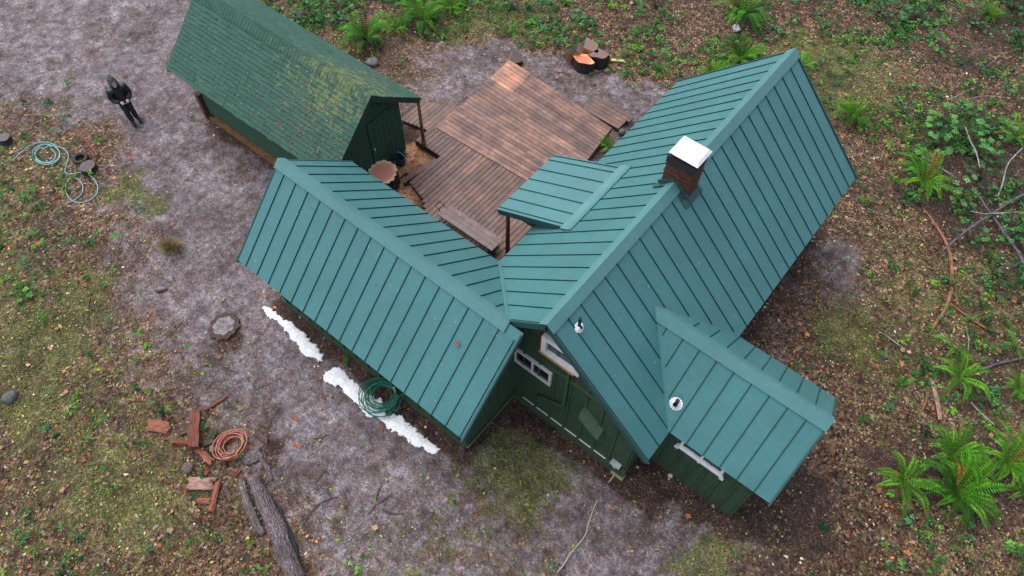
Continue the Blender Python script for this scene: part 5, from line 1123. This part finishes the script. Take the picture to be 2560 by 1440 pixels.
shrub(2290, 405, 42, 'low leafy shrub nearest the right roof corner', 14, .5)
shrub(2440, 395, 55, 'leafy shrub between the birch twigs', 22, .6, (.05, .15, .035), .10)
shrub(2400, 500, 50, 'pale leafy sapling beside the tall bright fern', 16, .7, (.09, .20, .06), .10)
shrub(2300, 55, 70, 'dark leafy shrub at the top right', 40, .5, (.035, .11, .035), .09)
shrub(2530, 30, 70, 'large dark leafy shrub in the top right corner', 40, .7, (.03, .10, .04), .10)
shrub(2550, 110, 50, 'dark leafy shrub on the right edge below the corner', 24, .6, (.03, .09, .04), .10)
shrub(70, 735, 26, 'small bright leafy plant in the left moss', 10, .25, (.06, .18, .03), .09)
shrub(2520, 1375, 26, 'small bright leafy plant at the lower right edge', 8, .3, (.09, .24, .04), .12)
shrub(1460, 55, 30, 'leafy green plant beyond the split logs', 12, .25, (.04, .15, .04), .09)
shrub(866, 905, 12, 'tiny bright plant between the two snow strips', 6, .15, (.07, .22, .03), .06)
shrub(1133, 485, 8, 'tiny green weed at the deck corner', 5, .15, (.12, .2, .06), .05)
for i, (x, y, r_, n_, lab) in enumerate(((2395, 345, 60, 34, 'dark leafy bush just right of the bright shrub'), (2470, 330, 55, 30, 'dark bush between the two pale birch twigs'), (2450, 450, 50, 26, 'dark bush above the crossing poles'),
    (2540, 590, 60, 30, 'dark bush below the thick black branch at the right edge'), (2420, 600, 40, 16, 'small dark bush under the crossing poles'), (2510, 700, 50, 20, 'low dark bush at the right edge beside the long curved branch'), (2430, 60, 70, 36, 'dark bush between the two top right shrubs'),
    (2350, 130, 50, 22, 'low dark bush below the top right undergrowth'), (2200, 40, 55, 24, 'low leafy bush at the top edge right of the cabin'), (1640, 20, 45, 20, 'low leafy bush at the top edge above the cabin roof'), (760, 60, 45, 22, 'leafy bush beyond the shed ridge'), (850, 40, 45, 22, 'second leafy bush right of the one beyond the shed ridge'), (1290, 25, 40, 14, 'leafy bush at the top edge above the deck'))):
    shrub(x, y, r_, lab, n_, .45, [(.030, .11, .03), (.040, .13, .03), (.03, .09, .035)][i % 3], .085)
# dry brown tuft
g = G(430, 622); V = []; C = []; nr = np.random.default_rng(3)
for i in range(520):
    a = nr.uniform(0, 6.28); q = .06*nr.random(); l_ = nr.uniform(.18, .42); el_ = nr.uniform(.25, 1.2); d = np.array([math.cos(a)*math.cos(el_), math.sin(a)*math.cos(el_), math.sin(el_)]); P = np.array([q*math.cos(a), q*math.sin(a), 0]); sd_ = np.array([-math.sin(a), math.cos(a), 0])*.007
    V.append([P-sd_, P+d*l_*.6-sd_, P+d*l_+np.array([0, 0, -.04]), P+d*l_*.6+sd_]); C.append(np.array([(.25, .17, .08), (.17, .10, .05), (.30, .22, .11), (.14, .13, .05)][nr.integers(0, 4)]))
o = mesh_np('dry_tuft', np.array(V), None, np.array(C), M['dry'], 'dry brown bushy tuft on the left gravel yard', 'dry plant'); o.location = g

# ------------------------------------------------------------------ person
def skin(name, V, E_, Rr, mat, parent=None, sub=2, root=0):
    me = bpy.data.meshes.new(name); me.from_pydata(V, E_, []); o = bpy.data.objects.new(name, me); col.objects.link(o); me.materials.append(mat)
    sk_ = o.modifiers.new('skin', 'SKIN'); sk_.use_smooth_shade = True
    for i, r_ in enumerate(Rr): me.skin_vertices[0].data[i].radius = r_ if isinstance(r_, tuple) else (r_, r_); me.skin_vertices[0].data[i].use_root = (i == root)
    sb = o.modifiers.new('sub', 'SUBSURF'); sb.levels = sub; sb.render_levels = sub
    if parent: o.parent = parent
    return o
gf = G(338, 302); gl, gr_ = G(347, 291), G(332, 306)
M['cloth'] = simple('black cloth', (.010, .012, .017), .75, .4, 12, .3); M['jean'] = simple('dark navy trousers', (.018, .024, .036), .8, .35, 12, .3); M['jacket'] = simple('black rain jacket', (.011, .017, .022), .5, .4, 8, .4, .5); M['skinm'] = simple('pale skin', (.62, .42, .35), .5, .08, 10, .05)
# local frame: +x to the person's left, -y forward; person faces down-right in the picture
face = (G(420, 420)-gf); face.z = 0; face.normalize(); rz = math.atan2(face.y, face.x)+math.pi/2
person = empty('person', (gf.x, gf.y, 0), rz, label='standing person in a black hooded jacket and dark trousers holding a white remote control', cat='person')
V = [(0, .02, .95), (0, .01, 1.15), (0, 0, 1.35), (0, -.01, 1.46), (0, -.05, 1.55), (0, -.075, 1.66), (0, -.07, 1.73),
     (.085, .02, .90), (.085, .0, .50), (.10, .05, .09), (.125, -.10, .045), (.13, -.17, .035),
     (-.085, .02, .90), (-.08, -.04, .50), (-.08, -.02, .09), (-.09, -.16, .045), (-.095, -.23, .035),
     (.19, .0, 1.42), (.25, -.03, 1.14), (.10, -.24, 1.10), (-.19, .0, 1.42), (-.25, -.03, 1.14), (-.10, -.24, 1.10)]
E_ = [(0, 1), (1, 2), (2, 3), (3, 4), (4, 5), (5, 6), (0, 7), (7, 8), (8, 9), (9, 10), (10, 11), (0, 12), (12, 13), (13, 14), (14, 15), (15, 16), (3, 17), (17, 18), (18, 19), (3, 20), (20, 21), (21, 22)]
Rr = [(.15, .11), (.15, .11), (.17, .12), (.10, .09), (.055, .055), (.085, .09), (.06, .065), (.125, .12), (.095, .095), (.07, .07), (.05, .04), (.035, .03), (.125, .12), (.095, .095), (.07, .07), (.05, .04), (.035, .03), (.075, .075), (.055, .055), (.04, .04), (.075, .075), (.055, .055), (.04, .04)]
body = skin('body', V, E_, Rr, M['jean'], person, 2)
# jacket: a shell over torso and arms, with peaked hood
V = [(0, .02, .88), (0, .01, 1.12), (0, .0, 1.36), (0, 0, 1.46), (.20, .0, 1.42), (.285, -.02, 1.14), (.20, -.16, 1.06), (.12, -.25, 1.09), (-.20, .0, 1.42), (-.285, -.02, 1.14), (-.20, -.16, 1.06), (-.12, -.25, 1.09)]
E_ = [(0, 1), (1, 2), (2, 3), (3, 4), (4, 5), (5, 6), (6, 7), (3, 8), (8, 9), (9, 10), (10, 11)]
jk = skin('jacket', V, E_, [(.22, .17), (.21, .165), (.23, .165), (.14, .13), (.125, .115), (.10, .098), (.08, .078), (.06, .06), (.125, .115), (.10, .098), (.08, .078), (.06, .06)], M['jacket'], person, 2, 1)
# hood: open in front, pointed at the back top
b = MB(); K = 20; rings = []
for (yy, zz, rx, rz_, k0) in ((-.20, 1.60, .10, .115, 0), (-.155, 1.60, .112, .13, 0), (-.10, 1.63, .135, .155, 0), (-.02, 1.66, .14, .165, 0), (.05, 1.70, .11, .135, 0), (.11, 1.76, .06, .075, 0), (.155, 1.82, .015, .02, 0)):
    rings.append([(rx*math.sin(2*math.pi*k/K), yy+.02*math.cos(2*math.pi*k/K), zz+rz_*math.cos(2*math.pi*k/K)) for k in range(K)])
for a, c in zip(rings, rings[1:]):
    for k in range(K): b.face([a[k], a[(k+1) % K], c[(k+1) % K], c[k]])
b.face(rings[-1]); hood = _b(b, 'hood', M['jacket'], smooth=True, fixn=True); hood.parent = person
sm = hood.modifiers.new('sub', 'SUBSURF'); sm.levels = 2; sm.render_levels = 2
b = MB()
hd = bmesh.new(); bmesh.ops.create_uvsphere(hd, u_segments=20, v_segments=14, radius=1)
for v_ in hd.verts:
    x, y, z = v_.co; q = 1-.18*max(0, -z); nose = .28*math.exp(-((x/.16)**2+((z+.05)/.22)**2)) if y < 0 else 0; eye = -.08*(math.exp(-(((x-.38)/.17)**2+((z-.12)/.14)**2))+math.exp(-(((x+.38)/.17)**2+((z-.12)/.14)**2))) if y < 0 else 0
    v_.co = Vector((x*.074*q, y*.095*(1+nose+eye)-.08, z*.118+1.62))
me = bpy.data.meshes.new('head'); hd.to_mesh(me); hd.free(); me.materials.append(M['skinm']); me.polygons.foreach_set('use_smooth', [True]*len(me.polygons)); ho = bpy.data.objects.new('head', me); col.objects.link(ho); ho.parent = person
def hand(sx_):
    V = [(sx_*.115, -.255, 1.09), (sx_*.10, -.30, 1.095), (sx_*.085, -.345, 1.10)]; E_ = [(0, 1), (1, 2)]; Rr = [(.026, .022), (.038, .02), (.036, .018)]
    for i, (ox, L_) in enumerate(((-.030, .036), (-.010, .042), (.010, .040), (.028, .032))):
        n0 = len(V); bx = sx_*.085+sx_*ox; V += [(bx, -.372, 1.105), (bx-sx_*.012, -.372-L_*.7, 1.095), (bx-sx_*.03, -.372-L_*.7, 1.07)]; E_ += [(2, n0), (n0, n0+1), (n0+1, n0+2)]; Rr += [(.010, .010), (.009, .009), (.008, .008)]
    n0 = len(V); V += [(sx_*.055, -.31, 1.12), (sx_*.035, -.335, 1.135)]; E_ += [(1, n0), (n0, n0+1)]; Rr += [(.012, .012), (.010, .010)]
    return skin('hand', V, E_, Rr, M['skinm'], person, 1)
hand(1); hand(-1)
tx = bpy.data.textures.new('folds', 'CLOUDS'); tx.noise_scale = .13
for o_, st_ in ((jk, .05), (body, .035), (hood, .03)):
    dm = o_.modifiers.new('folds', 'DISPLACE'); dm.texture = tx; dm.strength = st_; dm.mid_level = .5
b = MB(); b.box((-.075, -.39, 1.075), (.075, -.31, 1.105)); b.box((-.07, -.41, 1.106), (-.055, -.39, 1.16)); b.box((.055, -.41, 1.106), (.07, -.39, 1.16)); b.box((-.04, -.40, 1.107), (.04, -.37, 1.18), 1)
rc = _b(b, 'remote_control', [simple('light grey plastic', (.6, .6, .62), .45), M['black']], bevel=.004)
rc.matrix_world = Matrix.Translation((gf.x, gf.y, 0)) @ Matrix.Rotation(rz, 4, 'Z'); tag(rc, 'small light grey remote control in the hands of the person in black', 'remote control')
for sx_, (fx, fy) in ((1, (.125, -.06)), (-1, (-.10, -.12))):
    b = MB(); rings = []
    for (yy, w_, h_) in ((.12, .035, .06), (.07, .048, .085), (0, .05, .08), (-.08, .054, .055), (-.14, .045, .04), (-.165, .02, .02)):
        rings.append([(fx+w_*math.cos(2*math.pi*k/12), fy+yy, max(0.0, h_*.5+h_*.62*math.sin(2*math.pi*k/12))) for k in range(12)])
    for a, c in zip(rings, rings[1:]):
        for k in range(12): b.face([a[k], a[(k+1) % 12], c[(k+1) % 12], c[k]])
    b.face(rings[0]); b.face(rings[-1]); s_ = _b(b, 'shoe', M['cloth'], smooth=True); s_.parent = person

person.scale = (.93, .93, .90); rc.matrix_world = Matrix.Translation((gf.x, gf.y, 0)) @ Matrix.Rotation(rz, 4, 'Z') @ Matrix.Diagonal((.93, .93, .90, 1))
# ------------------------------------------------------------------ render
scene.render.engine = 'CYCLES'
